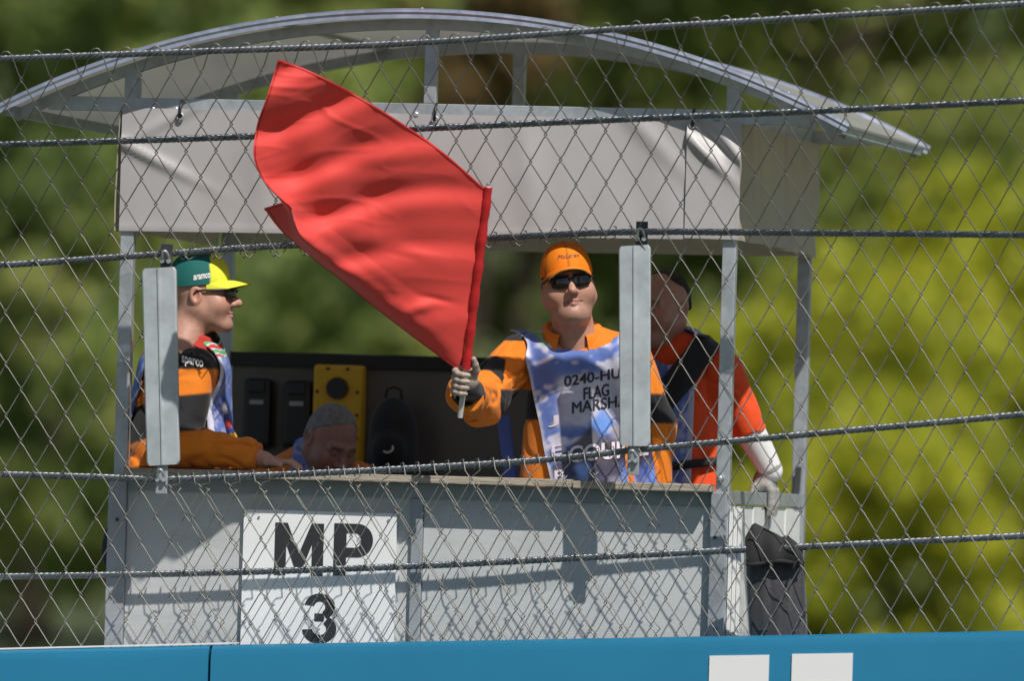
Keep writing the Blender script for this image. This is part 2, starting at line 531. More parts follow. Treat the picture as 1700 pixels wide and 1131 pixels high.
def make_tree(name, label, cat, base, height, rad_xy, low, n_clump, leaves, lsize, lm, seed, group, trunk_r=0.16):
    r = np.random.default_rng(seed)
    b = A(base); b[2] = 0.0
    t = thing(name, label, cat, b, group)
    mb = MB()
    lean = r.normal(size=2)*0.25
    top = b+np.array([lean[0], lean[1], height*0.82])
    pts = [b+(top-b)*k/6+np.array([r.normal()*.06, r.normal()*.06, 0])*(k > 0) for k in range(7)]
    mb.add(*tube_geo(pts, [trunk_r*(1.25-.16*k) for k in range(7)], 8))
    clumps = []
    for k in range(n_clump):
        z = low+(height-low)*r.uniform(0, 1)**0.9
        f = (z-low)/(height-low)
        wr = rad_xy*(0.55+0.75*math.sin(math.pi*min(1, 0.12+f*0.86)))*0.8
        a = r.uniform(0, 6.283); q = wr*math.sqrt(r.uniform(0.05, 1))
        c = np.array([b[0]+lean[0]*f+q*math.cos(a), b[1]+lean[1]*f+q*math.sin(a), z])
        clumps.append((c, rad_xy*r.uniform(0.20, 0.42)))
        if k % 4 == 0:
            s = pts[min(5, 1+int(f*5))]
            mid = (s+c)/2+np.array([0, 0, -.1])
            mb.add(*tube_geo([s, mid, c], [trunk_r*.38, trunk_r*.22, trunk_r*.07], 5))
    mb.build('trunk', M_BARK, t, True)
    per = leaves//n_clump
    C = []; R = []; S = []
    for c, cr in clumps:
        d = r.normal(size=(per, 3)); d /= np.linalg.norm(d, axis=1, keepdims=True)
        C.append(c+d*cr*(r.uniform(0.15, 1, (per, 1))**0.55)*np.array([1, 1, .8]))
        S.append(np.clip(np.full(per, r.uniform(0.28, 0.78))+r.normal(size=per)*.2, 0, 1))
    C = np.concatenate(C); S = np.concatenate(S)
    N = len(C)
    u = r.normal(size=(N, 3)); u /= np.linalg.norm(u, axis=1, keepdims=True)
    w = r.normal(size=(N, 3)); w -= (w*u).sum(1, keepdims=True)*u; w /= np.linalg.norm(w, axis=1, keepdims=True)
    sz = lsize*r.uniform(0.6, 1.3, (N, 1))
    V = np.stack([C-u*sz, C+w*sz*.45, C+u*sz, C-w*sz*.45], 1).reshape(-1, 3)
    F = np.arange(N*4).reshape(N, 4)
    cc = np.repeat(S, 4)[:, None]*np.ones(3)
    mk('crown', V, F, lm, t, cols=cc)
    return t

def ground_at(px, dist):
    p = PD(px, 880, dist); return (p.x, p.y, 0)

FOREST = [  # px, distance, height, radius, low, clumps, leaves, leafsize, material, name, label, category
    (60, 100, 9.0, 2.6, 0.2, 60, 8000, .16, L_DARK, 'dark_tree'),
    (330, 96, 9.5, 2.4, 0.4, 60, 8000, .16, L_DARK, 'dark_tree'),
    (590, 104, 10, 2.6, 0.3, 60, 8000, .16, L_MID, 'mixed_tree'),
    (860, 98, 9.0, 2.2, 0.5, 60, 8000, .15, L_DARK, 'dark_tree'),
    (1110, 102, 10, 2.4, 0.2, 60, 8000, .16, L_DARK, 'dark_tree'),
    (1330, 97, 9.5, 2.3, 0.4, 60, 8000, .16, L_MID, 'mixed_tree'),
    (1590, 101, 9.8, 2.5, 0.3, 60, 8000, .16, L_DARK, 'dark_tree'),
    (-190, 98, 9.5, 2.4, 0.2, 50, 6000, .17, L_DARK, 'dark_tree'),
    (1850, 98, 9.5, 2.4, 0.2, 50, 6000, .17, L_DARK, 'dark_tree'),
]
LABELS = ['tall dense dark green tree behind the left tip of the arched roof', 'tall dark green tree behind the left man in the teal cap',
          'tall mid green tree behind the red flag', 'tall dark green tree behind the man waving the flag',
          'tall dark green tree behind the right corner post', 'tall mid green tree behind the right tip of the arched roof',
          'tall dark green tree behind the large yellow green bush', 'dark green tree past the pale bush, furthest from the post on its left side',
          'dark green tree past the yellow green bush, furthest from the post on its right side']
for k, (px, d, h, r, lo, nc, nl, ls, lm, nm) in enumerate(FOREST):
    make_tree(nm, LABELS[k], 'tree', ground_at(px, d), h, r, lo, nc, nl, ls, lm, 40+k, 'trees of the woodland edge')
make_tree('bronze_tree', 'bronze brown leaved tree showing above the arched roof', 'tree', ground_at(750, 92), 5.6, 0.85, 3.4, 26, 3000, .11, L_BROWN, 81, None, .09)
make_tree('yellow_green_bush', 'large yellow green bush to the right of the marshal post', 'bush', ground_at(1585, 90), 3.95, 1.7, 0.15, 60, 9000, .11, L_YELLOW, 91, None, .05)
make_tree('low_yellow_bush', 'low spreading yellow green bush in front of the large one, just above the barrier', 'bush', ground_at(1490, 88), 2.3, 1.25, 0.05, 40, 5000, .10, L_YELLOW, 96, None, .04)
make_tree('olive_bush', 'low olive yellow bush seen through the open right side of the post', 'bush', ground_at(1290, 92), 2.75, 1.0, 0.1, 34, 4500, .10, L_YELLOW, 92, None, .04)
make_tree('pale_green_bush', 'rounded pale green bush left of the marshal post', 'bush', ground_at(40, 90), 3.6, 0.8, 0.9, 26, 3200, .10, L_MID, 93, None, .05)
make_tree('shaded_green_bush', 'low green bush seen through the post above the black rail', 'bush', ground_at(600, 90), 2.7, 1.1, 0.3, 30, 3600, .10, L_MID, 94, None, .05)
# ------------------------------------------------------------------ the marshal post (booth)
XL = P(213, 395).x; XR = P(1212, 415).x           # front corner posts
XM = P(715, 120).x                                # middle strut / middle post line
DEP = 1.72                                        # depth of the booth
ZC = P(700, 790).z                                # counter top
ZB = P(715, 184).z                                # middle of the tie beam
FLOOR_Z = 0.25
booth = thing('marshal_post', 'grey metal and plywood marshal post with arched translucent roof', 'marshal post', ((XL+XR)/2, DEP/2, 0))

def bpart(name, geo, m, parent=None, smooth=False):
    return mk(name, geo[0], geo[1], m, parent or booth, smooth)

PW = 0.046
Y0, Y1 = -0.15, DEP+.10                         # front and back edge of the roof
zarch0, zarch1 = P(715, 195, Y0).z, P(705, 22, Y0).z                 # springing and crown of the arch
XA0, XA1 = P(0, 184, Y0).x, P(1404, 214, Y0).x
xc = (XA0+XA1)/2; half = (XA1-XA0)/2; rise = zarch1-zarch0
RA = (half*half+rise*rise)/(2*rise)
def arch_z(x): return zarch1-RA+math.sqrt(max(RA*RA-(x-xc)**2, 0))

# posts
for (x, y) in ((XL, 0.0), (XR, 0.0), (XL, DEP), (XR, DEP)):
    zt = arch_z(x)-0.03
    g = box_geo(x-PW/2, x+PW/2, y-PW/2+.0, y+PW/2, 0.0, zt, 0.003)
    po = bpart('corner_post', g, M_GALV)
# tie beams (front and back), side beams
hb_ = math.sqrt(RA*RA-(ZB+.026+RA-zarch1)**2)-.03
for y in (-0.002, DEP+.002):
    bpart('tie_beam', bar_geo((xc-hb_, y, ZB), (xc+hb_, y, ZB), 0.048, 0.04, .002), M_GALV)
for x in (XL, XR):
    bpart('side_beam', bar_geo((x, .025, ZB), (x, DEP-.025, ZB), 0.045, 0.04, .002, (1, 0, 0)), M_GALV)
# arches
for y in (0.0, DEP):
    xs = np.linspace(XA0+.02, XA1-.02, 49)
    pts = [(x, arch_z(x)-0.030) for x in xs]
    v = []; f = []
    for i, (x, z) in enumerate(pts):
        a = math.asin((x-xc)/RA)
        nx_, nz_ = math.sin(a), math.cos(a)
        for (s, d) in ((-.018, -.02), (.018, -.02), (.018, .02), (-.018, .02)):
            v.append((x+nx_*s, y+d, z+nz_*s))
    for i in range(len(pts)-1):
        for k in range(4):
            f.append((i*4+k, i*4+(k+1) % 4, (i+1)*4+(k+1) % 4, (i+1)*4+k))
    mk('arch', v, f, M_GALV, booth, True, None, 40)
# short struts between beam and arch
for y in (0.0, DEP):
    x = XM+.003
    bpart('strut', box_geo(x-.021, x+.021, y-.019, y+.019, ZB+.025, arch_z(x)-.046, .002), M_GALV)
    mb = MB()
    mb.add(*box_geo(XL-.001+.024, XL+.036, y-.03, y-.02, ZB+.026, ZB+.09, .001))
    mb.build('gusset_plate', M_GALV2, booth)
# roof sheets: three polycarbonate panels between joint strips
seg = [XA0, xc-half*.34, xc+half*.34, XA1]
for k in range(3):
    xs = np.linspace(seg[k]+.004, seg[k+1]-.004, 25)
    G = np.zeros((9, 25, 3))
    for j, y in enumerate(np.linspace(Y0, Y1, 9)):
        G[j, :, 0] = xs; G[j, :, 1] = y
        G[j, :, 2] = [arch_z(x)+.002 for x in xs]
    V, F = solid_sheet(G, 0.008)
    mk('roof_sheet', V, F, M_POLY, booth, True, None, 40)
for x in (seg[1], seg[2]):
    a = math.asin((x-xc)/RA)
    bpart('joint_strip', bar_geo((x, Y0+.01, arch_z(x)+.009), (x, Y1-.01, arch_z(x)+.009), 0.05*math.cos(a), .006, .001, (math.sin(a), 0, math.cos(a))), M_TRIM)
# edge trims along the front and back of the roof
for y in (Y0-.006, Y1+.006):
    xs = np.linspace(XA0-.01, XA1+.01, 61)
    v = []; f = []
    for x in xs:
        a = math.asin(max(-1, min(1, (x-xc)/RA)))
        nx_, nz_ = math.sin(a), math.cos(a)
        z = zarch1-RA+math.sqrt(RA*RA-(x-xc)**2)
        for (s, d) in ((-.016, -.012), (-.012, .012), (.012, .012), (.017, -.004), (.012, -.012), (0.004, -.014), (-.004, -.010)):
            v.append((x+nx_*s, y+d, z+nz_*s))
    n = 7
    for i in range(len(xs)-1):
        for k in range(n):
            f.append((i*n+k, i*n+(k+1) % n, (i+1)*n+(k+1) % n, (i+1)*n+k))
    f.append(tuple(range(n))); f.append(tuple((len(xs)-1)*n+k for k in reversed(range(n))))
    mk('edge_trim', v, f, M_TRIM, booth, True, None, 25)
# side gutters: purlins along the eaves
for x in (XA0+.03, XA1-.03):
    bpart('eaves_purlin', bar_geo((x, Y0+.02, arch_z(x)-.022), (x, Y1-.02, arch_z(x)-.022), .035, .03, .002, (1, 0, 0)), M_GALV)
# roof screws
for px in (237, 472, 712, 1322, 1510):
    x = P(px, 60).x
    if x > XA1: continue
    z = arch_z(x)
    bpart('roof_screw', tube_geo([(x, Y0+.01, z+.004), (x, Y0+.01, z+.016), (x, Y0+.01, z+.022)], [.007, .007, .003], 8), M_GALV, None, True)
# bolts on the tie beam
for px, py in ((254, 181), (293, 182), (691, 190), (731, 191), (1190, 196)):
    p = P(px, py, -.024)
    bpart('bolt', tube_geo([(p.x, -.020, p.z), (p.x, -.032, p.z), (p.x, -.034, p.z)], [.010, .010, .006], 6), M_GALV)

# valances -----------------------------------------------------------
zvt = ZB-.012
def valance(name, p0, p1, ztop, zbot0, zbot1, m, seed, amp, ny_=44, nxx=120, tens=None, out=(0, -1, 0)):
    u = np.linspace(0, 1, nxx); v = np.linspace(0, 1, ny_)
    U, Vv = np.meshgrid(u, v)
    p0 = A(p0); p1 = A(p1); out = A(out)
    G = np.zeros((ny_, nxx, 3))
    G[..., 0] = p0[0]+(p1[0]-p0[0])*U; G[..., 1] = p0[1]+(p1[1]-p0[1])*U
    zb = zbot0+(zbot1-zbot0)*U
    G[..., 2] = ztop+(zb-ztop)*Vv
    L = np.linalg.norm(p1-p0)
    q = np.stack([U*L, Vv*.4, 0*U], -1)
    d = amp*wob(q*np.array([1, .55, 1]), 9, seed)+amp*.45*wob(q*np.array([1.2, .8, 1]), 24, seed+1)
    d *= np.clip(0.25+Vv*1.1, 0, 1)
    if name == 'side_valance': d += .011*np.sin(U*L*19+1.4*np.sin(Vv*2.5+U*3))*np.clip(.3+Vv, 0, 1)-.03*np.exp(-((U-.66+.05*Vv)/.014)**2)*np.clip(Vv*2, 0, 1)
    if tens is not None:
        for (tu, tv, ang, wl, am, ln) in tens:
            x = (U-tu)*L; y = (Vv-tv)*(ztop-zbot0)
            s = x*math.cos(ang)+y*math.sin(ang); w = -x*math.sin(ang)+y*math.cos(ang)
            d += am*np.exp(-(w/wl)**2)*np.exp(-np.clip(s, -9, 9)**2/ln**2)
    hem = np.exp(-((Vv-.965)/.012)**2)*.003
    d += hem
    G += (d[..., None]+.0)*out
    V, F = solid_sheet(G, .0022)
    return mk(name, V, F, m, booth, True, None, 60)

zvbL = P(213, 384).z; zvbR = P(1225, 399).z
xs1 = P(1140, 300).x
tens = [(0.03, .35, .45, .018, .016, .22), (0.10, .05, -.5, .02, .010, .2), (0.46, .03, 1.2, .03, .008, .2), (.52, .05, 1.9, .03, -.006, .2),
        (0.92, .1, 0.8, .03, .010, .25), (0.25, .6, 1.5, .05, .006, .3), (.72, .45, 1.4, .05, .008, .3)]
front_val = valance('front_valance', (XL-.026, -.034, 0), (xs1+.01, -.034, 0), zvt, zvbL, zvbL+(zvbR-zvbL)*.93, M_TARP, 3, .007, tens=tens)
tens2 = [(0.3, .25, .75, .018, .020, .12), (0.55, .18, .75, .015, -.014, .12), (.95, .3, .9, .02, .016, .14)]
valance('corner_valance', (xs1+.004, -.041, 0), (XR+.034, -.041, 0), zvt-.006, zvbL+(zvbR-zvbL)*.93+.004, zvbR, M_TARP, 5, .006, nxx=50, tens=tens2)
tens3 = [(0.12, .2, 1.2, .03, .02, .3), (.45, .4, 1.55, .035, .025, .5), (.55, .4, 1.6, .02, -.03, .5), (.8, .3, 1.3, .04, .02, .3)]
valance('side_valance', (XR+.034, -.040, 0), (XR+.034, DEP+.03, 0), zvt-.01, zvbR, zvbR-.01, M_TARP2, 8, .034, nxx=140, tens=tens3, out=(1, 0, 0))
valance('side_valance', (XL-.034, -.030, 0), (XL-.034, DEP+.03, 0), zvt-.01, zvbL, zvbL, M_TARP2, 9, .010, out=(-1, 0, 0))
valance('back_valance', (XL-.026, DEP+.034, 0), (XR+.026, DEP+.034, 0), zvt, zvbL+.0, zvbR-.005, M_TARP2, 10, .010, out=(0, 1, 0))
# eyelets with black hooks
for px, py in ((299, 193), (722, 198), (1150, 207)):
    p = P(px, py, -.045)
    ring = [(p.x+.011*math.cos(a), -.047, p.z+.011*math.sin(a)) for a in np.linspace(0, 2*math.pi, 15)]
    bpart('eyelet', tube_geo(ring, .0035, 6, False), M_GALV, None, True)
    bpart('hook', tube_geo([(p.x, -.05, p.z-.004), (p.x+.001, -.056, p.z+.012), (p.x+.002, -.046, p.z+.045), (p.x+.002, -.03, p.z+.055)], .0045, 6), M_BLACKP, None, True)

# lower walls ----------------------------------------------------------
zr1 = ZC-.026                                       # underside of the counter
for x0, x1, nm in ((XL+PW/2+.001, XM-.02, 'wall_panel'), (XM+.02, XR-PW/2-.001, 'wall_panel')):
    g = box_geo(x0, x1, -.002, .016, 0.10, zr1-.040, .002)
    bpart(nm, g, M_PANEL)
bpart('wall_rail', box_geo(XL+PW/2+.001, XR-PW/2-.001, -.020, .020, zr1-.051, zr1-.001, .003), M_FRAMEP)
bpart('wall_rail', box_geo(XL+PW/2+.001, XR-PW/2-.001, -.020, .020, 0.06, 0.118, .003), M_FRAMEP)
bpart('wall_stile', box_geo(XM-.019, XM+.019, -.022, .020, 0.119, zr1-.0525, .003), M_FRAMEP)
bpart('wall_stile', box_geo(XL-PW/2-.012, XL+PW/2+.004, -.045, -.0235, 0.02, zr1-.004, .003), M_FRAMEP)
bpart('wall_stile', box_geo(XR-PW/2-.012, XR+PW/2-.004, -.045, -.0235, 0.02, zr1-.004, .003), M_GALV2)
for px, py in ((195, 863), (1188, 1045), (1187, 893)):
    p = P(px, py, -.045)
    bpart('bolt', tube_geo([(p.x, -.044, p.z), (p.x, -.050, p.z)], [.006, .006], 8), M_DARKMETAL)
p = P(1196, 795, -.03)
bpart('bolt', tube_geo([(p.x, -.02, p.z), (p.x, -.04, p.z), (p.x, -.044, p.z)], [.013, .013, .006], 8), M_GALV, None, True)
# counter planks
xj = P(958, 798).x
for x0, x1, dz, y0 in ((XL+.026, xj-.002, 0.0, -.105), (xj+.002, XR-.026, -.004, -.100)):
    n = 24
    bm_v, bm_f = box_geo(x0, x1, y0, -.022, ZC-.026+dz, ZC+dz, .004)
    bpart('counter_plank', (bm_v, bm_f), M_WOOD)

# right side wall: rail + white boards, left side wall
zs = P(1216, 826, 0).z
bpart('side_rail', box_geo(XR-.020, XR+.020, PW/2+.001, DEP-PW/2-.001, zs-.024, zs+.022, .003), M_GALV)
nb = 9
ys = np.linspace(PW/2+.004, DEP-PW/2-.004, nb+1)
for k in range(nb):
    g = box_geo(XR-.006-(k % 2)*.003, XR+.012+(k % 2)*.004, ys[k]+.003, ys[k+1]-.003, .1, zs-.028, .003)
    bpart('side_board', g, M_WHITEP)
for k in range(nb):
    g = box_geo(XL-.012, XL+.008, ys[k]+.003, ys[k+1]-.003, .1, zs-.028, .003)
    bpart('side_board', g, M_WHITEP)
bpart('side_rail', box_geo(XL-.020, XL+.020, PW/2+.001, DEP-PW/2-.001, zs-.024, zs+.022, .003), M_GALV)
# white corner boards beside the right post
for k in range(3):
    x0 = XR+PW/2+.002+k*.014
    bpart('corner_board', box_geo(x0, x0+.0125, -.018+k*.006, .02, .08, zs-.030-.004*k, .002), M_WHITEP)
# bracket near the back right post
p = P(1326, 792, DEP-.05)
bpart('bracket', bar_geo((XR, DEP-.06, zs+.02), (XR+.004, DEP-.05, zs+.12), .022, .012, .003), M_DARKMETAL)
# platform floor: boards on joists, and legs on the ground
nfl = 12
yf = np.linspace(-.02, DEP+.02, nfl+1)
for k in range(nfl):
    bpart('floor_board', box_geo(XL+.03, XR-.03, yf[k]+.003, yf[k+1]-.003, FLOOR_Z-.028, FLOOR_Z, .002), M_FLOOR)
for x in (XL+.15, XM, XR-.15):
    bpart('floor_joist', box_geo(x-.03, x+.03, 0.03, DEP-.03, .004, FLOOR_Z-.0285, .003), M_FLOOR)
# back board with black top rail (the doorway is at the back right)
XBR = P(1165, 640, DEP).x
zbt = P(560, 588, DEP).z
bpart('back_board', box_geo(XL+.03, XBR, DEP-.012, DEP+.010, FLOOR_Z+.01, zbt-.05, .002), M_BACKW)
bpart('back_rail', box_geo(XL+.025, XBR+.02, DEP-.030, DEP+.018, zbt-.052, zbt, .003), M_BLACKR)
bpart('door_post', box_geo(XBR+.001, XBR+.04, DEP-.02, DEP+.02, FLOOR_Z, zbt-.054, .003), M_GALV2)

# ------------------------------------------------------------------ MP 3 board, screwed to the front wall
yS = -.024
c0, c1 = P(405, 846, yS), P(659, 849, yS)
sign = thing('number_board', 'white board lettered MP 3 on the front of the post', 'sign', ((c0.x+c1.x)/2, yS, .12))
mk('board', *box_geo(c0.x, c1.x, yS-.001, -.0025, P(530, 1150, yS).z, c0.z, .0015), M_SIGN, sign)
def flat_map(px0, py0, px1, py1, y):
    a = P(px0, py1, y); b = P(px1, py0, y)
    mid_l = P(px0, (py0+py1)/2, y); mid_r = P(px1, (py0+py1)/2, y)
    z0 = P((px0+px1)/2, py1, y).z; z1 = P((px0+px1)/2, py0, y).z
    return lambda u, v: np.stack([mid_l.x+(mid_r.x-mid_l.x)*u, 0*u+y, z0+(z1-z0)*v], 1)
def strip2(pts, w):
    pts = np.array(pts, float); n = len(pts)
    t = np.gradient(pts, axis=0); t /= np.linalg.norm(t, axis=1, keepdims=True)
    nn = np.stack([-t[:, 1], t[:, 0]], 1)
    w = np.broadcast_to(w, (n,))[:, None]
    V = np.concatenate([pts+nn*w/2, pts-nn*w/2])
    return V, [(i, i+n, i+1+n, i+1) for i in range(n-1)]
def glyph(name, V, F, box):
    fm = flat_map(*box)
    V = np.array(V, float)
    return mk(name, fm(V[:, 0], V[:, 1]), F, M_LETTER, sign)
yL = yS-.003
mv = [(0, 0), (0, 1), (.255, 1), (.50, .42), (.745, 1), (1, 1), (1, 0), (.765, 0), (.765, .60), (.575, .12), (.425, .12), (.235, .60), (.235, 0)]
glyph('letter_m', mv, [(0, 1, 2, 11, 12), (2, 3, 10, 11), (3, 9, 10), (3, 4, 8, 9), (4, 5, 6, 7, 8)], (456, 869, 537, 956, yL))
bo = [(.32, 1), (.60, 1)]+[(.60+.40*math.sin(a), .68+.32*math.cos(a)) for a in np.linspace(.25, math.pi-.25, 14)]+[(.60, .36), (.32, .36)]
bi = [(.32, .82), (.56, .82)]+[(.56+.13*math.sin(a), .68+.14*math.cos(a)) for a in np.linspace(.25, math.pi-.25, 14)]+[(.56, .54), (.32, .54)]
n_ = len(bo)
glyph('letter_p', [(0, 0), (.32, 0), (.32, 1), (0, 1)]+bo+bi, [(0, 1, 2, 3)]+[(4+i, 4+i+1, 4+n_+i+1, 4+n_+i) for i in range(n_-1)], (554, 870, 619, 957, yL))
def oval(cx, cy, rx, ry, a0, a1, n): return [(cx+rx*math.cos(a), cy+ry*math.sin(a)) for a in np.linspace(rad(a0), rad(a1), n)]
def ring(cx, cy, rx, ry, tx, ty, a0, a1, n):
    o_ = oval(cx, cy, rx, ry, a0, a1, n); i_ = oval(cx, cy, rx-tx, ry-ty, a0, a1, n)
    return o_+i_, [(i, i+1, n+i+1, n+i) for i in range(n-1)]
v1, f1 = ring(.49, .735, .45, .265, .285, .155, 172, -62, 20)
v2, f2 = ring(.49, .29, .51, .29, .30, .165, 58, -176, 20)
k1_, k2_ = len(v1), len(v1)+len(v2)
glyph('digit_three', v1+v2+[(.34, .60), (.62, .60), (.62, .445), (.34, .445)], f1+[tuple(q+k1_ for q in t) for t in f2]+[(k2_, k2_+1, k2_+2, k2_+3)], (503, 986, 559, 1069, yL))
for px, py in ((430, 859), (645, 864)):
    p = P(px, py, yS-.002)
    mk('screw', *tube_geo([(p.x, yS, p.z), (p.x, yS-.005, p.z)], .0045, 8), M_GALV2, sign)

# ------------------------------------------------------------------ equipment on the back board
yE = DEP-.032
def rect_px(px0, py0, px1, py1, y):
    xm = (px0+px1)/2; ym = (py0+py1)/2
    return P(px0, ym, y).x, P(px1, ym, y).x, P(xm, py1, y).z, P(xm, py0, y).z
x0, x1, z0, z1 = rect_px(518, 606, 600, 772, DEP-.10)
yb = thing('signal_panel', 'yellow panel with round black lens fixed to the back board', 'panel', ((x0+x1)/2, DEP-.07, z0))
mk('case', *box_geo(x0, x1, DEP-.10, DEP-.015, z0, z1, .014), M_YELLOW, yb)
cx = (x0+x1)/2; cz = P(560, 645, DEP-.1).z
ringp = [(cx, DEP-.1005, cz), (cx, DEP-.118, cz), (cx, DEP-.112, cz), (cx, DEP-.108, cz)]
mk('lens', *tube_geo(ringp, [.040, .038, .030, .005], 28), M_BLACKP, yb, True, None, 30)
for u in (0.09, .30, .70, .91):
    for v in (.04, .27, .5, .73, .96):
        if (u in (.3, .7)) != (v in (.04, .96)): continue
        q = (x0+(x1-x0)*u, z0+(z1-z0)*v)
        mk('screw', *tube_geo([(q[0], DEP-.0995, q[1]), (q[0], DEP-.107, q[1])], .006, 8), M_BLACKP, yb)
for k, (a, b) in enumerate(((402, 448), (467, 515))):
    x0, x1, z0, z1 = rect_px(a, 628 if k == 0 else 632, b, 745, DEP-.09)
    t = thing('radio_case', ('black radio case with grey label beside the yellow panel' if k else 'black radio case with grey label nearest the left corner of the back board'), 'case', ((x0+x1)/2, DEP-.06, z0))
    mk('case', *box_geo(x0, x1, DEP-.085, DEP-.0135, z0, z1, .02), M_BLACKP, t)
    mk('clip', *box_geo(x0+.02, x1-.02, DEP-.1, DEP-.086, z1-.05, z1-.01, .004), M_BLACKP, t)
    zl = z0+(z1-z0)*.66
    mk('label_strip', *box_geo((x0+x1)/2-.025, (x0+x1)/2+.025, DEP-.0875, DEP-.0845, zl-.008, zl+.008, .0005), M_LABELG, t)
# black backpack standing on a shelf against the board
cb = PA(652, 715, 1.45)
def bagf(p):
    q = p-cb
    d = ell(q, (0, 0, -.01), (.085, .07, .13))
    d = sm(d, ell(q, (0, .0, -.10), (.088, .075, .10)), .03)
    d = sm(d, ell(q, (0, -.06, -.07), (.06, .035, .065)), .015)
    return d+.003*wob(q, 40, 5)
V, F = snet(bagf, cb-np.array([.13, .13, .23]), cb+np.array([.13, .12, .15]), .006)
bp = thing('backpack', 'black rounded backpack with small white mark near the back board', 'backpack', (cb[0], cb[1], cb[2]-.2))
mk('bag', V, F, M_BLACKCLOTH, bp, True)
pts = [(-.012, -.098, -.075), (0.0, -.100, -.08), (.013, -.099, -.076), (.021, -.096, -.066), (.018, -.094, -.055)]
mk('mark', *tube_geo([cb+A(q) for q in pts], .0035, 6), M_WHITE, bp, True)
mk('carry_loop', *tube_geo([cb+A(q) for q in ((-.03, 0, .11), (-.025, 0, .145), (0, 0, .155), (.025, 0, .145), (.03, 0, .11))], .006, 6), M_BLACKCLOTH, bp, True)
zsh = cb[2]-.2
sh = thing('equipment_table', 'narrow dark table under the black backpack inside the post', 'table', (cb[0], cb[1]+.05, FLOOR_Z))
mk('table_top', *box_geo(cb[0]-.2, cb[0]+.28, cb[1]-.14, cb[1]+.19, zsh-.03, zsh, .004), M_FLOOR, sh)
for dx in (-.17, .25):
    for dy in (-.11, .16):
        mk('leg', *box_geo(cb[0]+dx-.018, cb[0]+dx+.018, cb[1]+dy-.018, cb[1]+dy+.018, FLOOR_Z, zsh-.031, .003), M_FLOOR, sh)
# ------------------------------------------------------------------ people
def head_sdf(p, heavy=0.0, neck=(0, .05, -.20), hair_only=False):
    ax = np.abs(p[..., 0]); q = np.stack([ax, p[..., 1], p[..., 2]], -1)
    cran = ell(p, (0, .016, .030), (.0765, .097, .090))
    face = ell(p, (0, -.020, -.036), (.0635+heavy*.6, .074, .084))
    d = sm(cran, face, .04)
    d = sm(d, rc(q, (.052+heavy, .012, -.045), (.018, -.066, -.099), .027+heavy*.5, .021), .028)
    d = sm(d, sph(q, (0, -.077, -.101), .0215), .022)
    d = sm(d, sph(q, (.040+heavy, -.056, -.034), .030), .03)
    d = sm(d, rc(q, (.0, -.087, .020), (.040, -.074, .020), .0125, .012), .016)
    d = ssub(d, sph(q, (.031, -.104, .002), .0205), .014)
    d = sm(d, sph(q, (.031, -.0765, .002), .0125), .004)
    d = sm(d, rc(q, (0, -.088, .012), (0, -.114, -.028), .009, .0120), .012)
    d = sm(d, sph(q, (0, -.1175, -.030), .0122), .008)
    d = sm(d, sph(q, (.0135, -.102, -.034), .0092), .008)
    d = sm(d, rc(q, (0, -.0955, -.060), (.027, -.079, -.0655), .0062, .0032), .005)
    d = sm(d, rc(q, (0, -.0940, -.0725), (.025, -.079, -.068), .0072, .0032), .005)
    d = ssub(d, rc(q, (0, -.104, -.0662), (.030, -.082, -.0672), .0034, .002), .003)
    d = ssub(d, sph(q, (0, -.108, -.0835), .006), .010)
    ear = ell(q, (.0790, .014, -.006), (.0105, .0205, .032))
    ear = ssub(ear, ell(q, (.0885, .010, -.004), (.0085, .0125, .021)), .005)
    d = sm(d, ear, .006)
    n = np.array(neck)
    d = sm(d, rc(p, (0, .028, -.06), n, .056+heavy, .064+heavy), .03)
    if heavy: d = sm(d, ell(p, (0, -.028, -.112), (.055, .048, .026)), .03)
    return d

def head_cols(V, tone=(0.50, 0.275, 0.205)):
    t = np.array(tone)
    c = np.ones((len(V), 3))*t
    x, y, z = V.T
    def spot(cx, cy, cz, r, colr, w):
        g = np.exp(-(((np.abs(x)-cx)**2+(y-cy)**2+(z-cz)**2)/(r*r)))*w
        return c*(1-g[:, None])+np.array(colr)*g[:, None]
    c = spot(0, -.11, -.032, .016, t*np.array([1.12, .82, .78]), .7)
    c = spot(.042, -.07, -.03, .026, t*np.array([1.10, .80, .76]), .6)
    c = spot(.08, .012, -.006, .024, t*np.array([1.1, .78, .74]), .6)
    lip = np.exp(-((z+.066)/.009)**2)*(np.abs(x) < .028)*(y < -.074)
    c = c*(1-.6*lip[:, None])+np.array([.36, .13, .115])*.6*lip[:, None]
    brow = np.exp(-((z-.024)/.005)**2)*(np.abs(np.abs(x)-.031) < .020)*(y < -.065)
    c = c*(1-.7*brow[:, None])+np.array([.10, .065, .045])*.7*brow[:, None]
    stub = np.clip((-.05-z)/.03, 0, 1)*np.clip((.02-y)/.03, 0, 1)*(z > -.125)
    c *= (1-.14*stub[:, None])
    return c

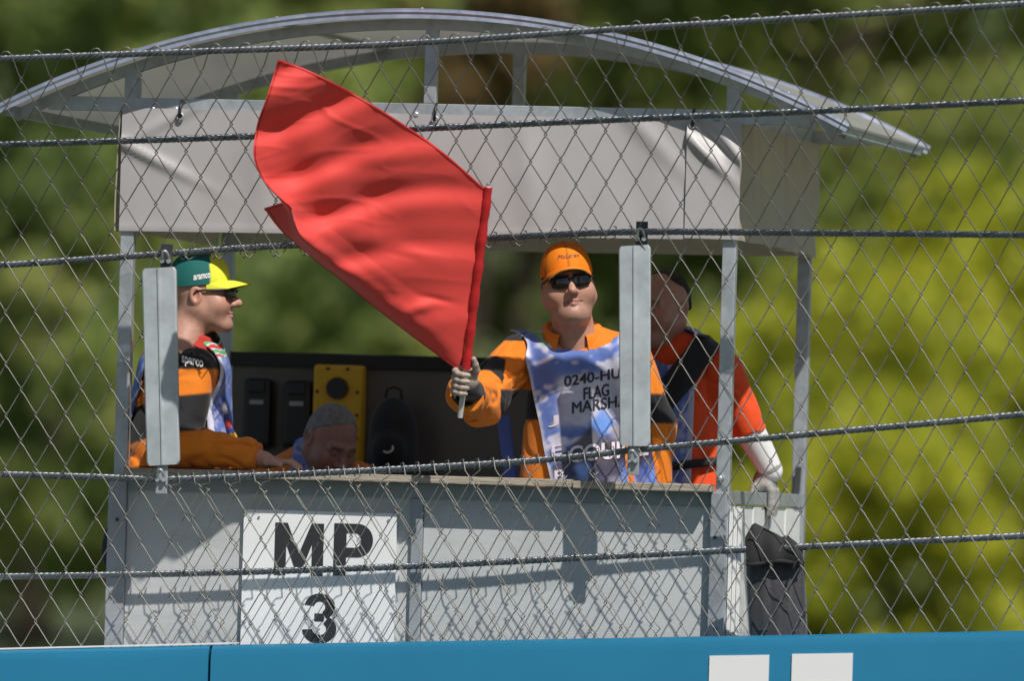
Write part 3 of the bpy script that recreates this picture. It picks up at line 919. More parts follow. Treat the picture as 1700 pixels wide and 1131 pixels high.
def cap_geo(front_col, back_col, brim_col, split, edge_col=None, brim_len=.068, brim_drop=.010, curl=.020):
    """baseball cap in head coordinates; returns crown, brim, button geometry with colours"""
    nu, nv = 73, 18
    G = np.zeros((nv, nu, 3)); C = np.zeros((nv, nu, 3))
    for j in range(nv):
        f = j/(nv-1)*math.pi/2
        for i in range(nu):
            a = 2*math.pi*i/(nu-1)
            sx, cy_ = math.sin(a), -math.cos(a)
            seam = 1-.010*abs(math.cos(3*a))**30
            k = math.cos(f)**0.72
            z0 = .042-.016*(1-math.cos(a))*.5-.006
            G[j, i] = (sx*.0835*k*seam, .014+cy_*.1045*k*seam-(.006*math.sin(f) if cy_ < 0 else 0), z0+(.137-z0)*math.sin(f)**1.0)
            C[j, i] = front_col if G[j, i, 1] < split+.012*math.cos(sx*2) else back_col
            if abs(math.cos(3*a)) > .9985 and split < -5: C[j, i] = np.array(C[j, i])*.55
    V, F = solid_sheet(G, .003)
    crown = (V, F, np.concatenate([C.reshape(-1, 3)]*2))
    nu, nv = 41, 14
    G = np.zeros((nv, nu, 3)); C = np.zeros((nv, nu, 3))
    for j in range(nv):
        t = j/(nv-1)
        for i in range(nu):
            s = -1+2*i/(nu-1)
            a = s*1.22
            bx, by = math.sin(a)*.0815, .014-math.cos(a)*.1025
            ln = brim_len*math.sqrt(max(0, 1-abs(s)**2.6))
            z0 = .042-.016*(1-math.cos(a))*.5-.004
            G[j, i] = (bx*(1-.03*t), by-ln*t, z0-brim_drop*t*1.0+.004*math.sin(t*3)-curl*(s*s)*(.35+.65*t)+.006)
            C[j, i] = edge_col if (edge_col is not None and t > .93) else brim_col
    V, F = solid_sheet(G, .004)
    brim = (V, F, np.concatenate([C.reshape(-1, 3)]*2))
    return crown, brim

def glasses_geo(wide=.030, high=.0195, wrap=.16):
    lens = []
    for s in (-1, 1):
        n = 28
        rim = []
        for k in range(n):
            a = 2*math.pi*k/n
            e = 3.2
            x = abs(math.cos(a))**(2/e)*math.copysign(1, math.cos(a))*wide
            z = abs(math.sin(a))**(2/e)*math.copysign(1, math.sin(a))*high
            rim.append((x, z))
        V = []; F = []
        for ring, (sc, dy) in enumerate(((1.0, .0), (1.0, -.004), (.82, -.0065), (.4, -.008))):
            for (x, z) in rim:
                X = s*.0345+x*sc
                V.append((X, -.1075+dy+abs(X)*wrap+X*X*2.2, .001+z*sc-.004*(abs(X)-.034)*0))
        for r_ in range(3):
            for k in range(n):
                F.append((r_*n+k, r_*n+(k+1) % n, (r_+1)*n+(k+1) % n, (r_+1)*n+k))
        F.append(tuple(3*n+k for k in range(n))); F.append(tuple(reversed(range(n))))
        lens.append((V, F))
    fr = MB()
    fr.add(*tube_geo([(-.008, -.112, .008), (0, -.1145, .010), (.008, -.112, .008)], .0032, 6))
    for s in (-1, 1):
        fr.add(*tube_geo([(s*.062, -.094, .012), (s*.074, -.078, .013), (s*.082, -.02, .012), (s*.084, .008, .010), (s*.083, .022, -.004)], [.004, .0042, .0032, .003, .0025], 6))
        fr.add(*tube_geo([(s*.006, -.1115, .019), (s*.034, -.110, .0215), (s*.062, -.096, .018), (s*.0655, -.092, .006)], .0026, 6))
    return lens, fr

HS = 1.05
def xf(V, R, c, k=None): return np.asarray(V)*(HS if k is None else k)@R.T+c

def put_head(person, c, R, tone=(0.50, 0.275, 0.205), heavy=0.0, neck=(0, .05, -.20), h=.0026, extra=None):
    V, F = snet(lambda p: head_sdf(p, heavy, neck), (-.105, -.14, -.25), (.105, .135, .135), h)
    C = head_cols(V, tone)
    return xf(V, R, c), F, C

def put_cap(person, c, R, name, **kw):
    cr, br = cap_geo(**kw)
    o = mk(name, xf(cr[0], R, c), cr[1], M_CAP, person, True, cr[2], 50)
    mk('brim', xf(br[0], R, c), br[1], M_CAP, o, True, br[2], 50)
    b = tube_geo([(0, .012, .136), (0, .012, .141), (0, .012, .143)], [.007, .006, .002], 10)
    mk('button', xf(b[0], R, c), b[1], M_CAP, o, True, np.ones((len(b[0]), 3))*np.array(kw['back_col']))
    return o

def cap_text(name, s, capo, c, R, a0, a1, f0, f1, m, slope=0.0, **kw):
    """lettering wrapped round the crown: angle a (0 = front, + = wearer's left/+x), height f"""
    v, F = text_geo(s, sub=True, **kw)
    a = a0+(a1-a0)*v[:, 0]
    f = f0+(f1-f0)*v[:, 1]+slope*v[:, 0]
    k = np.cos(f)**0.72
    z0 = .042-.016*(1-np.cos(a))*.5-.006
    V = np.stack([np.sin(a)*.0835*k*1.03, .014-np.cos(a)*.1045*k*1.03-.006*np.sin(f)*(np.cos(a) > 0), z0+(.137-z0)*np.sin(f)+.001], 1)
    return mk(name, xf(V, R, c), F, m, capo)

def put_glasses(person, c, R, tint=None):
    lens, fr = glasses_geo()
    g = mk('sunglasses', xf(np.array(fr.v), R, c), fr.f, M_BLACKP, person, True)
    for V, F in lens:
        mk('lens', xf(np.array(V), R, c), F, M_GLASSES, g, True, None, 50)
    return g

def limb_wob(p, a, b, s, seed, st=.25):
    a = np.array(a); b = np.array(b); ax = (b-a)/np.linalg.norm(b-a)
    t = (p-a)@ax
    return wob(p-(t*(1-st))[..., None]*ax, s, seed)

def core_body(hipc, chest, floor, w=.12):
    """plain body under the clothes, legs down to the floor"""
    hipc = A(hipc); chest = A(chest)
    f1 = np.array([hipc[0]-.10, hipc[1]+.02, floor+.05]); f2 = np.array([hipc[0]+.10, hipc[1]+.02, floor+.05])
    k1 = (hipc+f1)/2+np.array([-.01, -.01, 0]); k2 = (hipc+f2)/2+np.array([.01, -.01, 0])
    return f1, f2, k1, k2

def legs(person, hipc, floor, m_tr, shoe_yaw=0.0):
    f1, f2, k1, k2 = core_body(hipc, hipc, floor)
    hipc = A(hipc)
    def f(p):
        d = ell(p, hipc, (.19, .14, .16))
        for (s, k, ft) in ((-1, k1, f1), (1, k2, f2)):
            d = sm(d, chain(p, [hipc+np.array([s*.09, 0, -.05]), k, ft], [.105, .075, .062], .03), .05)
        return d+.004*wob(p, 30, 3)
    V, F = snet(f, np.array([hipc[0]-.26, hipc[1]-.2, floor+.03]), np.array([hipc[0]+.26, hipc[1]+.2, hipc[2]+.2]), .013)
    mk('trousers', V, F, m_tr, person, True)
    for ft in (f1, f2):
        def sf(p, ft=ft):
            q = (p-ft)@rotz(shoe_yaw)
            d = rc(q, (0, .05, -.012), (0, -.13, -.022), .042, .034)
            d = np.maximum(d, -(q[..., 2]+.048))
            return d
        V, F = snet(sf, ft-.22, ft+np.array([.22, .22, .06]), .009)
        mk('shoe', V, F, M_BLACKCLOTH, person, True)

M_TROUSER = mat('navy_trousers', (0.02, 0.022, 0.035), 0.85, var=0.2)
ORANGE = np.array([0.80, 0.215, 0.012]); BLACK = np.array([0.016, 0.016, 0.018]); RED_OR = np.array([0.78, 0.075, 0.012])
BLUE = np.array([0.13, 0.20, 0.52]); PALE = np.array([0.68, 0.66, 0.78])

def bib_colour(q, seed=0, pale=.5):
    """blue printed cloth with pale cloudy patches"""
    n = .8*wob(q, 60, 100+seed)+.7*wob(q, 170, 101+seed)
    m = np.clip((n-.02)*2.2, 0, 1)*pale
    n2 = np.clip((wob(q, 27, 105+seed)-.15)*2.5, 0, 1)*.45
    c = BLUE+0*q
    c = c*(1-n2[..., None])+np.array([.045, .10, .36])*n2[..., None]
    c = c*(1-m[..., None])+PALE*m[..., None]
    return c

# ---------- marshal waving the flag --------------------------------------------------
YT = .155
def crease(p, s, seed, w=.13):
    return np.exp(-(wob(p, s, seed)/w)**2)
m1 = thing('person', 'marshal in orange cap, sunglasses and FLAG MARSHAL bib holding out the red flag', 'person', (P(958, 800, YT).x, YT, FLOOR_Z))
hc1 = PA(943, 472, .055)
R1 = rotz(rad(15))@rotx(rad(-4))@roty(rad(-8))
HV, HF, HC = put_head(m1, hc1, R1, heavy=.008, neck=(0.012, .085, -.22))
# the hand on the flag stick
HAND = PA(771, 634, -.315); STT = PA(811, 309, -.48)
sdir = (STT-HAND)/np.linalg.norm(STT-HAND)
WR = PA(786, 648, -.225)
lx = WR-HAND; lx -= sdir*(lx@sdir); lx /= np.linalg.norm(lx)
ly = np.cross(sdir, lx)
RH = np.stack([lx, ly, sdir], 1)
wl = (WR-HAND)@RH
def hand_sdf(p):
    d = ell(p, (.036, .004, 0), (.017, .026, .044))
    d = sm(d, rc(p, (.045, 0, -.004), wl*1.15, .027, .027), .02)
    for i, (z, L) in enumerate(((.033, .96), (.011, 1.05), (-.011, 1.0), (-.032, .85))):
        pts = [(.036, .022, z), (.016, .036, z), (-.010, .034, z-.001), (-.0275, .016, z-.002), (-.0285, -.004, z-.003), (-.019, -.021*L, z-.003)]
        d = sm(d, chain(p, pts, [.0115, .0112, .0105, .0098, .0092, .0082], .004), .0035)
    th = [(.040, -.014, .022), (.026, -.027, .042), (.012, -.027, .064), (.004, -.022, .083)]
    d = sm(d, chain(p, th, [.0145, .0125, .0108, .0092], .004), .006)
    return d
V, F = snet(hand_sdf, (-.06, -.07, -.09), (.16, .08, .11), .0022)
NH = len(HV)
tone = np.array([0.50, 0.275, 0.205])
hv2 = xf(V, RH, HAND, 1.0)
hcol = np.ones((len(V), 3))*np.array([.40, .315, .265])*(1+.08*wob(V, 120, 4)[:, None])
body = MB()
body.add(HV, HF, HC); body.add(hv2, F, hcol)
# hidden trunk joins head and hands
def trunk_sdf(a, b, arms):
    def f(p):
        q = p.copy(); q[..., 1] = (q[..., 1]-a[1])/.68+a[1]
        d = rc(q, a, b, .12, .14)
        for ch in arms: d = sm(d, chain(p, ch, [.05, .042, .03], .02), .04)
        return d
    return f
T1, B1 = PA(953, 605, YT), PA(960, 850, YT)
S1, E1, W1 = PA(868, 590, .13), PA(803, 660, .0), PA(774, 652, -.205)
S2, E2, W2 = PA(1045, 592, .16), PA(1088, 705, .20), PA(1090, 840, .20)
tv, tf = snet(trunk_sdf(T1, B1, ([S1, E1, W1], [S2, E2, W2])), np.minimum.reduce([W1, B1-.2])-.1, np.maximum.reduce([S2, T1, E2])+.2, .016)
body.add(tv, tf, np.ones((len(tv), 3))*tone)
body.build('body', M_SKIN, m1, True)
legs(m1, PA(960, 850, YT)-np.array([0, 0, .10]), FLOOR_Z, M_TROUSER)

def jack1(p):
    q = p.copy(); q[..., 1] = (q[..., 1]-YT)/.70+YT
    d = rc(q, T1, B1, .150, .215)*.85
    d = sm(d, rc(p, PA(905, 590, YT), PA(1010, 590, YT), .082, .082), .06)
    nk = PA(952, 572, YT+.03)
    d = sm(d, sph(p, nk, .080), .04)
    arm = rc(p, S1, E1, .078, .080)
    fore = rc(p, E1, W1, .086, .070)
    fore = sm(fore, sph(p, E1+np.array([.005, -.03, -.012]), .088), .02)
    arm = arm+.008*limb_wob(p, S1, E1, 70, 11, .22)+.011*np.exp(-(limb_wob(p, S1, E1, 60, 14, .2)/.11)**2)
    fore = fore+.005*limb_wob(p, E1, W1, 60, 12, .45)+.004*np.sin(((p-E1)@((W1-E1)/np.linalg.norm(W1-E1)))*95+4*wob(p, 18, 4))+.009*crease(p, 42, 15, .10)
    d = sm(d, arm, .03)
    d = sm(d, fore, .015)
    d = sm(d, chain(p, [S2, E2, W2], [.076, .066, .055], .02)+.005*limb_wob(p, S2, E2, 50, 13, .4), .03)
    d = d+.004*wob(p*np.array([1, 1, .6]), 30, 21)+.005*crease(p*np.array([1, 1, .6]), 34, 22, .1)
    d = np.maximum(d, np.where(p[..., 2] < ZC-.004, .026-p[..., 1], -1))
    # open cuff at the wrist
    ax = (W1-E1)/np.linalg.norm(W1-E1)
    t = (p-W1)@ax
    d = np.maximum(d, np.where(np.linalg.norm(p-W1, axis=-1) < .13, t-.012, -1))
    d = ssub(d, ell(p, PA(953, 552, YT-.10), (.068, .10, .062)), .015)
    hole = np.maximum(rc(p, W1-ax*.035, W1+ax*.1, .042, .05), -(t+.035))
    return np.maximum(d, -hole)
lo = np.minimum.reduce([W1, B1, E1])-.12; hi = np.maximum.reduce([S1, S2, E2, T1])+.13
lo[2] = ZC-.18; hi[0] = E2[0]+.11; lo[1] = W1[1]-.05; hi[1] = YT+.22; lo[0] = E1[0]-.12; hi[2] = T1[2]+.15
V, F = snet(jack1, lo, hi, .0044)
# colours: black band over upper arms and lower chest, black collar yoke
C = np.ones((len(V), 3))*ORANGE
ax = (E1-S1); ta = ((V-S1)@ax)/(ax@ax)
z645, z698 = P(860, 648, .1).z, P(860, 697, .1).z
isarm = (V[:, 0] < P(846, 650, .1).x)
fax = (W1-E1)/np.linalg.norm(W1-E1); tfo = (V-E1)@fax
band_arm = isarm & (ta > .42) & (ta < 1.02) & (tfo < .035)
band_t = (~isarm) & (V[:, 2] < z645) & (V[:, 2] > z698)
sgm = lambda x, w=.0013: 1/(1+np.exp(-np.clip(x/w, -30, 30)))
la = np.linalg.norm(ax)
wa = np.where(isarm, sgm((ta-.42)*la)*sgm((1.02-ta)*la)*sgm(.036-tfo), sgm(z645-V[:, 2])*sgm(V[:, 2]-z698))[:, None]
C = C*(1-wa)+BLACK*wa
yoke = (V[:, 0] < P(872, 560, .1).x) & (V[:, 2] > P(850, 566, .1).z)
C[yoke] = BLACK*1.4
inner = (rc(V, W1-fax*.03, W1+fax*.1, .043, .051) < .004) & (tfo > 0)
C[inner] = BLACK
jk = mk('jacket', V, F, M_CLOTH, m1, True, C)
# black knit cuff round the wrist
cv, cf = snet(lambda p: np.maximum(np.abs(rc(p, WR-(HAND-WR)*.5, WR+(HAND-WR)*.30, .034, .030))-.004, -1), np.minimum(WR, HAND)-.08, np.maximum(WR, HAND)+.08, .004)
mk('cuff', cv, cf, M_BLACKCLOTH, m1, True)

# collar
def collar(person, nc, R, r0, r1, drop, open_a, mat_, cols, tip=.02, name='collar'):
    nu, nv = 61, 9
    G = np.zeros((nv, nu, 3))
    for i in range(nu):
        a = -math.pi+open_a+(2*math.pi-2*open_a)*i/(nu-1)     # 0 = back
        for j in range(nv):
            t = j/(nv-1)
            fr = abs(a)/math.pi
            up = .012*math.sin(min(1, t*2.2)*math.pi)
            rr = r0+(r1-r0)*t**.8*(1+.25*fr)
            G[j, i] = (math.sin(a)*rr*1.08, math.cos(a)*rr, up-drop*t**1.3*(1+tip/drop*fr**3)-.012*fr)
    V, F = solid_sheet(G, .004)
    return mk(name, xf(V, R, nc, 1.0), F, mat_, person, True, np.ones((len(V), 3))*cols, 60)
nc1 = PA(951, 551, YT+.035)
collar(m1, PA(951, 543, YT-.04), rotz(rad(10))@rotx(rad(20)), .078, .112, .046, .50, M_CLOTH, ORANGE, .04)

# bib: hangs from chest, follows the jacket front
gx = np.arange(812, 1112, 4.0); gy = np.arange(536, 842, 4.0)
GX, GY = np.meshgrid(gx, gy)
PX0 = np.array([[PA(x, y, .04) for x in gx] for y in gy])
ysamp = np.arange(-.16, .34, .005)
FY = np.full(GX.shape, .30)
for yv in ysamp[::-1]:
    q = PX0.copy(); q[..., 1] = yv
    q = q.astype(float)
    FY = np.where(jack1(q) < .0, yv, FY)
YB = FY-.020
for j in range(1, YB.shape[0]):
    YB[j] = np.minimum(YB[j], YB[j-1]+.0022)
for _ in range(4):
    Yp = np.pad(YB, 1, mode='edge')
    YB = (Yp[1:-1, 1:-1]*2+Yp[:-2, 1:-1]+Yp[2:, 1:-1]+Yp[1:-1, :-2]+Yp[1:-1, 2:])/6
def fold1(px, py):
    return -.005*np.sin((px-890)*.055+(py-560)*.028+1.2*np.sin(py*.02))*np.clip((py-560)/80, 0.1, 1)-.004*np.sin(px*.11-py*.05)*np.exp(-((py-600)/60)**2)
def bib_pt(px, py, off=0.0):
    px = np.asarray(px, float); py = np.asarray(py, float)
    fx = np.clip((px-gx[0])/4, 0, len(gx)-1.001); fy = np.clip((py-gy[0])/4, 0, len(gy)-1.001)
    ix = fx.astype(int); iy = fy.astype(int); ux = fx-ix; uy = fy-iy
    Yv = YB[iy, ix]*(1-ux)*(1-uy)+YB[iy, ix+1]*ux*(1-uy)+YB[iy+1, ix]*(1-ux)*uy+YB[iy+1, ix+1]*ux*uy
    Yv = np.maximum(Yv+fold1(px, py), np.interp(py, [768, 798, 806, 812], [-.10, -.017, .020, .024]))+off
    return np.array([PA(a, b, c) for a, b, c in zip(px.ravel(), py.ravel(), Yv.ravel())]).reshape(px.shape+(3,))
ly_, lx_ = [546, 552, 600, 660, 700, 760, 812], [842, 856, 873, 886, 895, 906, 918]
ry_, rx_ = [546, 570, 640, 720, 812], [1050, 1056, 1066, 1078, 1092]
nu, nv = 84, 100
PY = np.linspace(548, 812, nv)[:, None]*np.ones((1, nu))
LX = crom(ly_, lx_, PY[:, 0]); RX = crom(ry_, rx_, PY[:, 0])
U = np.linspace(0, 1, nu)[None, :]
PXB = LX[:, None]+(RX-LX)[:, None]*U
# neck opening: shallow curve
neck = (((PXB-962)/66)**2+((PY-548)/36.0)**2) < 1
keep = ~(neck[:-1, :-1] & neck[1:, 1:])
GB = bib_pt(PXB, PY)
q = np.stack([PXB*.002, PY*.002, 0*PXB], -1)
CB = bib_colour(q, 1, .9)
def blend(mask, colr, w=1.0):
    global CB
    m = np.clip(mask, 0, 1)[..., None]*w
    CB = CB*(1-m)+np.array(colr)*m
sg = lambda x: 1/(1+np.exp(-x))
panel = sg((PXB-928-(705-PY)*.0)/3)*sg((PY-(626-(PXB-940)*.12))/3)*sg(((708-(PXB-940)*.10)-PY)/3)
blend(panel, (.60, .585, .70), .85)
blend(sg((wob(q, 70, 55)-.1)*8)*panel, (.74, .72, .80), .6)
tri = sg((PY-(700+np.abs(PXB-988)*1.05))/2)*sg((790-PY)/2)
blend(tri, (.055, .045, .065), .88)
tri2 = sg((PY-(706+np.abs(PXB-1040)*.9))/2)*sg((790-PY)/2)
blend(tri2, (.055, .045, .065), .88)
dia = sg((20-np.abs(PXB-1000)-np.abs(PY-702)*.8)/2)
blend(dia, (.13, .30, .78), .9)
dia2 = sg((13-np.abs(PXB-1024)-np.abs(PY-716)*.7)/2)
blend(dia2, (.30, .27, .30), .9)
blend(sg((PY-772)/2)*sg((PXB-940)/3)*sg((1012-PXB)/3), (.05, .05, .11), .8)
blend(sg((14-np.abs(PXB-968)-np.abs(PY-776)*.4)/2)*sg((PY-768)/2), (.25, .42, .85), .9)
blend(sg((PXB-1028)/3)*sg((PY-772)/3), (.16, .30, .85), .8)
blend(sg((PY-770)/2)*sg((24-np.abs(PXB-1008))/2), (.04, .035, .07), .7)
blend(sg((1-np.abs((PXB-LX[:, None]-2)/2.5))*3), (.72, .74, .84), .7)
blend(sg((PY-549)/2)*sg((590-PY)/2)*sg((PXB-LX[:, None]-30)/2)*sg((66-(PXB-LX[:, None]))/2)*sg((578-PY)/2), (.72, .72, .80), .8)
blend(sg((10-np.abs(PXB-LX[:, None]-34))/1.5)*sg((573-PY)/1.5), (.22, .42, .06), .9)
V, F = solid_sheet(GB, .003, keep=keep)
bib = mk('bib', V, F, M_BIB, m1, True, np.concatenate([CB.reshape(-1, 3)]*2), 60)
# a second layer strip: back half of the bib hanging behind the arm
g2 = [PA(838, 695, .30), PA(852, 695, .30), PA(856, 812, .30), PA(843, 812, .30)]
sg2 = np.array([[PA(824+(t*16)+s*22, 690+t*125, .31) for s in np.linspace(0, 1, 6)] for t in np.linspace(0, 1, 20)])
V, F = solid_sheet(sg2, .003)
mk('bib_back', V, F, M_BIB, m1, True, np.ones((len(V), 3))*np.array([.13, .2, .6]))
def bib_text(name, s, x0, y0, x1, y1, hgt, m, **kw):
    v, F = text_geo(s, sub=True, **kw)
    px = x0+(x1-x0)*v[:, 0]; py = y0+(y1-y0)*v[:, 0]-hgt*v[:, 1]
    mb = MB()
    for k, (dx, dy) in enumerate(((0, 0), (.55, 0), (-.55, 0), (0, .5))):       # heavy print
        mb.add(bib_pt(px+dx, py+dy, -.0035-.0004*k), F)
    return mb.build(name, m, bib)
bib_text('lettering', '0240-HUN', 937, 642, 1050, 624, 17, M_INK, bold=.004)
bib_text('lettering', 'FLAG', 969, 664, 1011, 657, 20, M_INK, bold=.004)
bib_text('lettering', 'MARSHAL', 950, 687, 1053, 672, 19, M_INK, bold=.0)
bib_text('lettering', 'COURSE', 945, 769, 1076, 756, 28, M_PINK, bold=.012)
for k, (s, yy) in enumerate((('J', 700), ('E', 748), ('B', 790))):
    bib_text('lettering', s, 909+(yy-690)*.12, yy+10, 926+(yy-690)*.12, yy+7, 18, M_PINK, bold=.01)

cap1 = put_cap(m1, hc1, R1, 'cap', front_col=(.86, .22, .008), back_col=(.86, .22, .008), brim_col=(.80, .20, .008), split=-9, edge_col=(.92, .50, .10), brim_len=.060, brim_drop=.006, curl=.034)
cap_text('lettering', 'McLaren', cap1, hc1, R1, -.42, .52, .42, .57, M_INK, bold=.0, shear=.3)
put_glasses(m1, hc1, R1)

# ---------- marshal at the left, leaning on the counter, in profile -----------------------
m2 = thing('person', 'marshal in teal and yellow cap and sunglasses leaning an orange sleeve on the counter', 'person', (P(285, 800, .2).x, .2, FLOOR_Z))
Y2 = .175
hc2 = PA(336, 489, .10)
R2 = rotz(rad(95))@rotx(rad(-2))@roty(rad(0))
HV, HF, HC = put_head(m2, hc2, R2, neck=(-.05, .085, -.22))
S3, E3, W3 = PA(322, 612, .035), PA(288, 738, -.005), PA(420, 764, -.045)
W3[2] = ZC+.056
S4, E4, W4 = PA(322, 615, .38), PA(300, 740, .42), PA(400, 766, .24)
T2, B2 = PA(303, 610, Y2), PA(268, 850, Y2)
HD = PA(444, 776, -.055); HD[2] = ZC+.028
def hand2(p):
    fwd = np.array([1, .0, 0.])
    d = rc(p, W3-fwd*.02, W3+np.array([.04, 0, -.016]), .030, .028)
    d = sm(d, ell(p, HD+np.array([.015, .0, .003]), (.05, .038, .018)), .02)
    for i in range(4):
        y0 = (-.027+.018*i)
        b = HD+np.array([.050, y0, .003]); L = (.030, .034, .032, .026)[i]
        d = sm(d, chain(p, [b, b+np.array([L, .002*(i-1.5), .004]), b+np.array([L*1.7, .004*(i-1.5), -.010]), b+np.array([L*2.0, .004*(i-1.5), -.018])], [.0098, .0092, .0085, .0075], .003), .004)
    t0 = HD+np.array([.0, -.034, .004])
    d = sm(d, chain(p, [t0, t0+np.array([.030, -.018, .0]), t0+np.array([.056, -.020, -.008])], [.0125, .011, .0085], .004), .008)
    return d
V, F = snet(hand2, np.minimum(W3, HD)-.09, HD+np.array([.16, .09, .09]), .0026)
tv, tf = snet(trunk_sdf(T2, B2, ([S3, E3, W3], [S4, E4, W4])), np.minimum.reduce([S3, B2-.2, E3])-.12, np.maximum.reduce([S4, T2, W3, E4])+.14, .016)
body = MB()
body.add(HV, HF, HC); body.add(V, F, np.ones((len(V), 3))*tone); body.add(tv, tf, np.ones((len(tv), 3))*tone)
body.build('body', M_SKIN, m2, True)
legs(m2, PA(268, 850, Y2+.02)-np.array([0, 0, .10]), FLOOR_Z, M_TROUSER, rad(60))
def torso2(p):
    q = p.copy(); q[..., 0] = (q[..., 0]-T2[0])*1.0+T2[0]
    d = rc(q, PA(304, 625, Y2), PA(288, 800, Y2), .142, .190)
    d = sm(d, rc(p, S3+np.array([0, .04, -.01]), S4-np.array([0, .04, .01]), .078, .078), .05)
    d = sm(d, sph(p, PA(314, 572, Y2-.02), .080), .04)
    return d
def jack2(p):
    d = torso2(p)
    arm = chain(p, [S3, E3], [.080, .080], .02)+.007*limb_wob(p, S3, E3, 48, 31, .5)
    fo = rc(p, E3, W3, .076, .050)+.004*np.sin(((p-E3)@((W3-E3)/np.linalg.norm(W3-E3)))*70+4*wob(p, 22, 9))*np.clip(((p-E3)@((W3-E3)/np.linalg.norm(W3-E3)))*6, 0, 1)+.004*wob(p, 40, 32)
    d = sm(d, arm, .025)
    d = sm(d, fo, .02)
    d = sm(d, chain(p, [S4, E4, W4], [.078, .07, .055], .02), .03)
    d = d+.005*wob(p*np.array([1, 1, .7]), 26, 33)+.010*crease(p*np.array([1, 1, 1.1]), 30, 34, .10)
    t = (p-W3)@((W3-E3)/np.linalg.norm(W3-E3))
    d = np.maximum(d, np.where(np.linalg.norm(p-W3, axis=-1) < .12, t-.022, -1))
    d = np.maximum(d, np.where(p[..., 0] > P(318, 740, 0).x, (ZC+.003)-p[..., 2], -1))
    d = np.maximum(d, np.where(p[..., 2] < ZC+.002, .030-p[..., 1], -1))
    return d
lo = np.minimum.reduce([S3, E3, B2])-.13; lo[0] = P(170, 700, Y2).x-.03; lo[2] = ZC-.16; hi = np.maximum.reduce([S4, W3, E4])+.12; hi[2] = P(312, 545, Y2).z+.05
V, F = snet(jack2, lo, hi, .0046)
C = np.ones((len(V), 3))*ORANGE
za, zb_ = P(320, 655, 0).z, P(320, 716, 0).z
fa = (W3-E3)/np.linalg.norm(W3-E3); tfo = (V-E3)@fa
dev = .010*np.sin(V[:, 0]*14)+(V[:, 0]-S3[0])*.25
wa = np.clip(sgm(za+dev-V[:, 2])*sgm(V[:, 2]-zb_-dev)+sgm(V[:, 2]-P(310, 613, 0).z-dev*.3), 0, 1)[:, None]
C = C*(1-wa)+BLACK*wa
mk('jacket', V, F, M_CLOTH, m2, True, C)
def jfront(px, py, f, y0=-.14, y1=.3):
    q = np.array([PA(px, py, y) for y in np.arange(y0, y1, .004)])
    d = f(q)
    k = np.argmax(d < 0)
    return q[k]
v, F = text_geo('sparco', sub=False, bold=.03)
pts = np.array([jfront(302+36*a+0*b, 607+9*a-17*b, jack2)+np.array([0, -.005, 0]) for a, b in v])
mk('lettering', pts, F, M_WHITE, m2)
# bib shell over chest, shoulders and back
def bib2(p):
    d = torso2(p)+.004*wob(p, 26, 33)
    sh = np.maximum(d-.022, -(d-.013))
    lim = np.abs(p[..., 1]-Y2)-np.where(p[..., 0] > T2[0]-.02, .125, .10)
    sh = np.maximum(sh, lim)
    nb = sph(p, PA(322, 556, Y2-.04), .090)
    sh = np.maximum(np.maximum(sh, -nb), ZC+.03-p[..., 2])
    return sh
V, F = snet(bib2, lo, hi, .0048)
C = bib_colour(V*1.3, 7, .35)
edge = np.abs(V[:, 1]-(Y2-.119)) < .007
C[edge] = (.62, .66, .80)
zc_ = P(320, 590, 0).z
top = V[:, 2] > zc_
C[top] = C[top]*.35+np.array([.62, .66, .74])*.65
s_ = np.sin((V[:, 2]-V[:, 0]*.7)*120+1.5*wob(V, 60, 8))
C[top & (s_ > .4)] = (.60, .05, .03)
C[top & (s_ < -.55)] = (.10, .42, .10)
mk('bib', V, F, M_BIB, m2, True, C)
# orange collar and lanyard
collar(m2, PA(316, 550, Y2-.055), rotz(rad(95))@rotx(rad(14)), .076, .098, .034, .35, M_CLOTH, np.array([.50, .04, .03]), .01)
ln = [PA(300, 545, Y2-.075), PA(322, 552, Y2-.085), PA(345, 585, Y2-.085), PA(362, 640, Y2-.07), PA(376, 700, Y2-.06), PA(392, 736, Y2-.05)]
lx2 = crom(np.arange(6), np.array(ln), np.linspace(0, 5, 40))
lan = np.stack([lx2+np.array([-.010, -.002, .0]), lx2+np.array([-.003, -.004, .004]), lx2+np.array([.006, -.003, .006]), lx2+np.array([.012, 0, .006])], 1)
V, F = solid_sheet(lan, .003)
cidx = (np.arange(40)[:, None]*np.ones((1, 4))).ravel()
pal = np.array([(.70, .42, .02), (.05, .06, .30), (.66, .66, .70), (.05, .05, .22), (.55, .05, .03), (.06, .10, .40)])
CL = pal[(np.concatenate([cidx, cidx])//2).astype(int) % 6]
lny = mk('lanyard', V, F, M_BIB, m2, True, CL)
pc = PA(398, 742, Y2-.09)
mk('pass_card', *box_geo(-.028, .028, -.002, .002, -.045, .045, .003, frame_M(pc, (.5, -.35, -.6), (.55, -.8, .2))), M_WHITE, lny)

cap2 = put_cap(m2, hc2, R2, 'cap', front_col=(.78, .80, .06), back_col=(.012, .125, .115), brim_col=(.78, .80, .06), split=-.030, brim_len=.072, brim_drop=.012, curl=.020)
cap_text('lettering', 'aramco', cap2, hc2, R2, -1.62, -1.10, .14, .30, M_WHITE, slope=.05, bold=.03)
put_glasses(m2, hc2, R2)

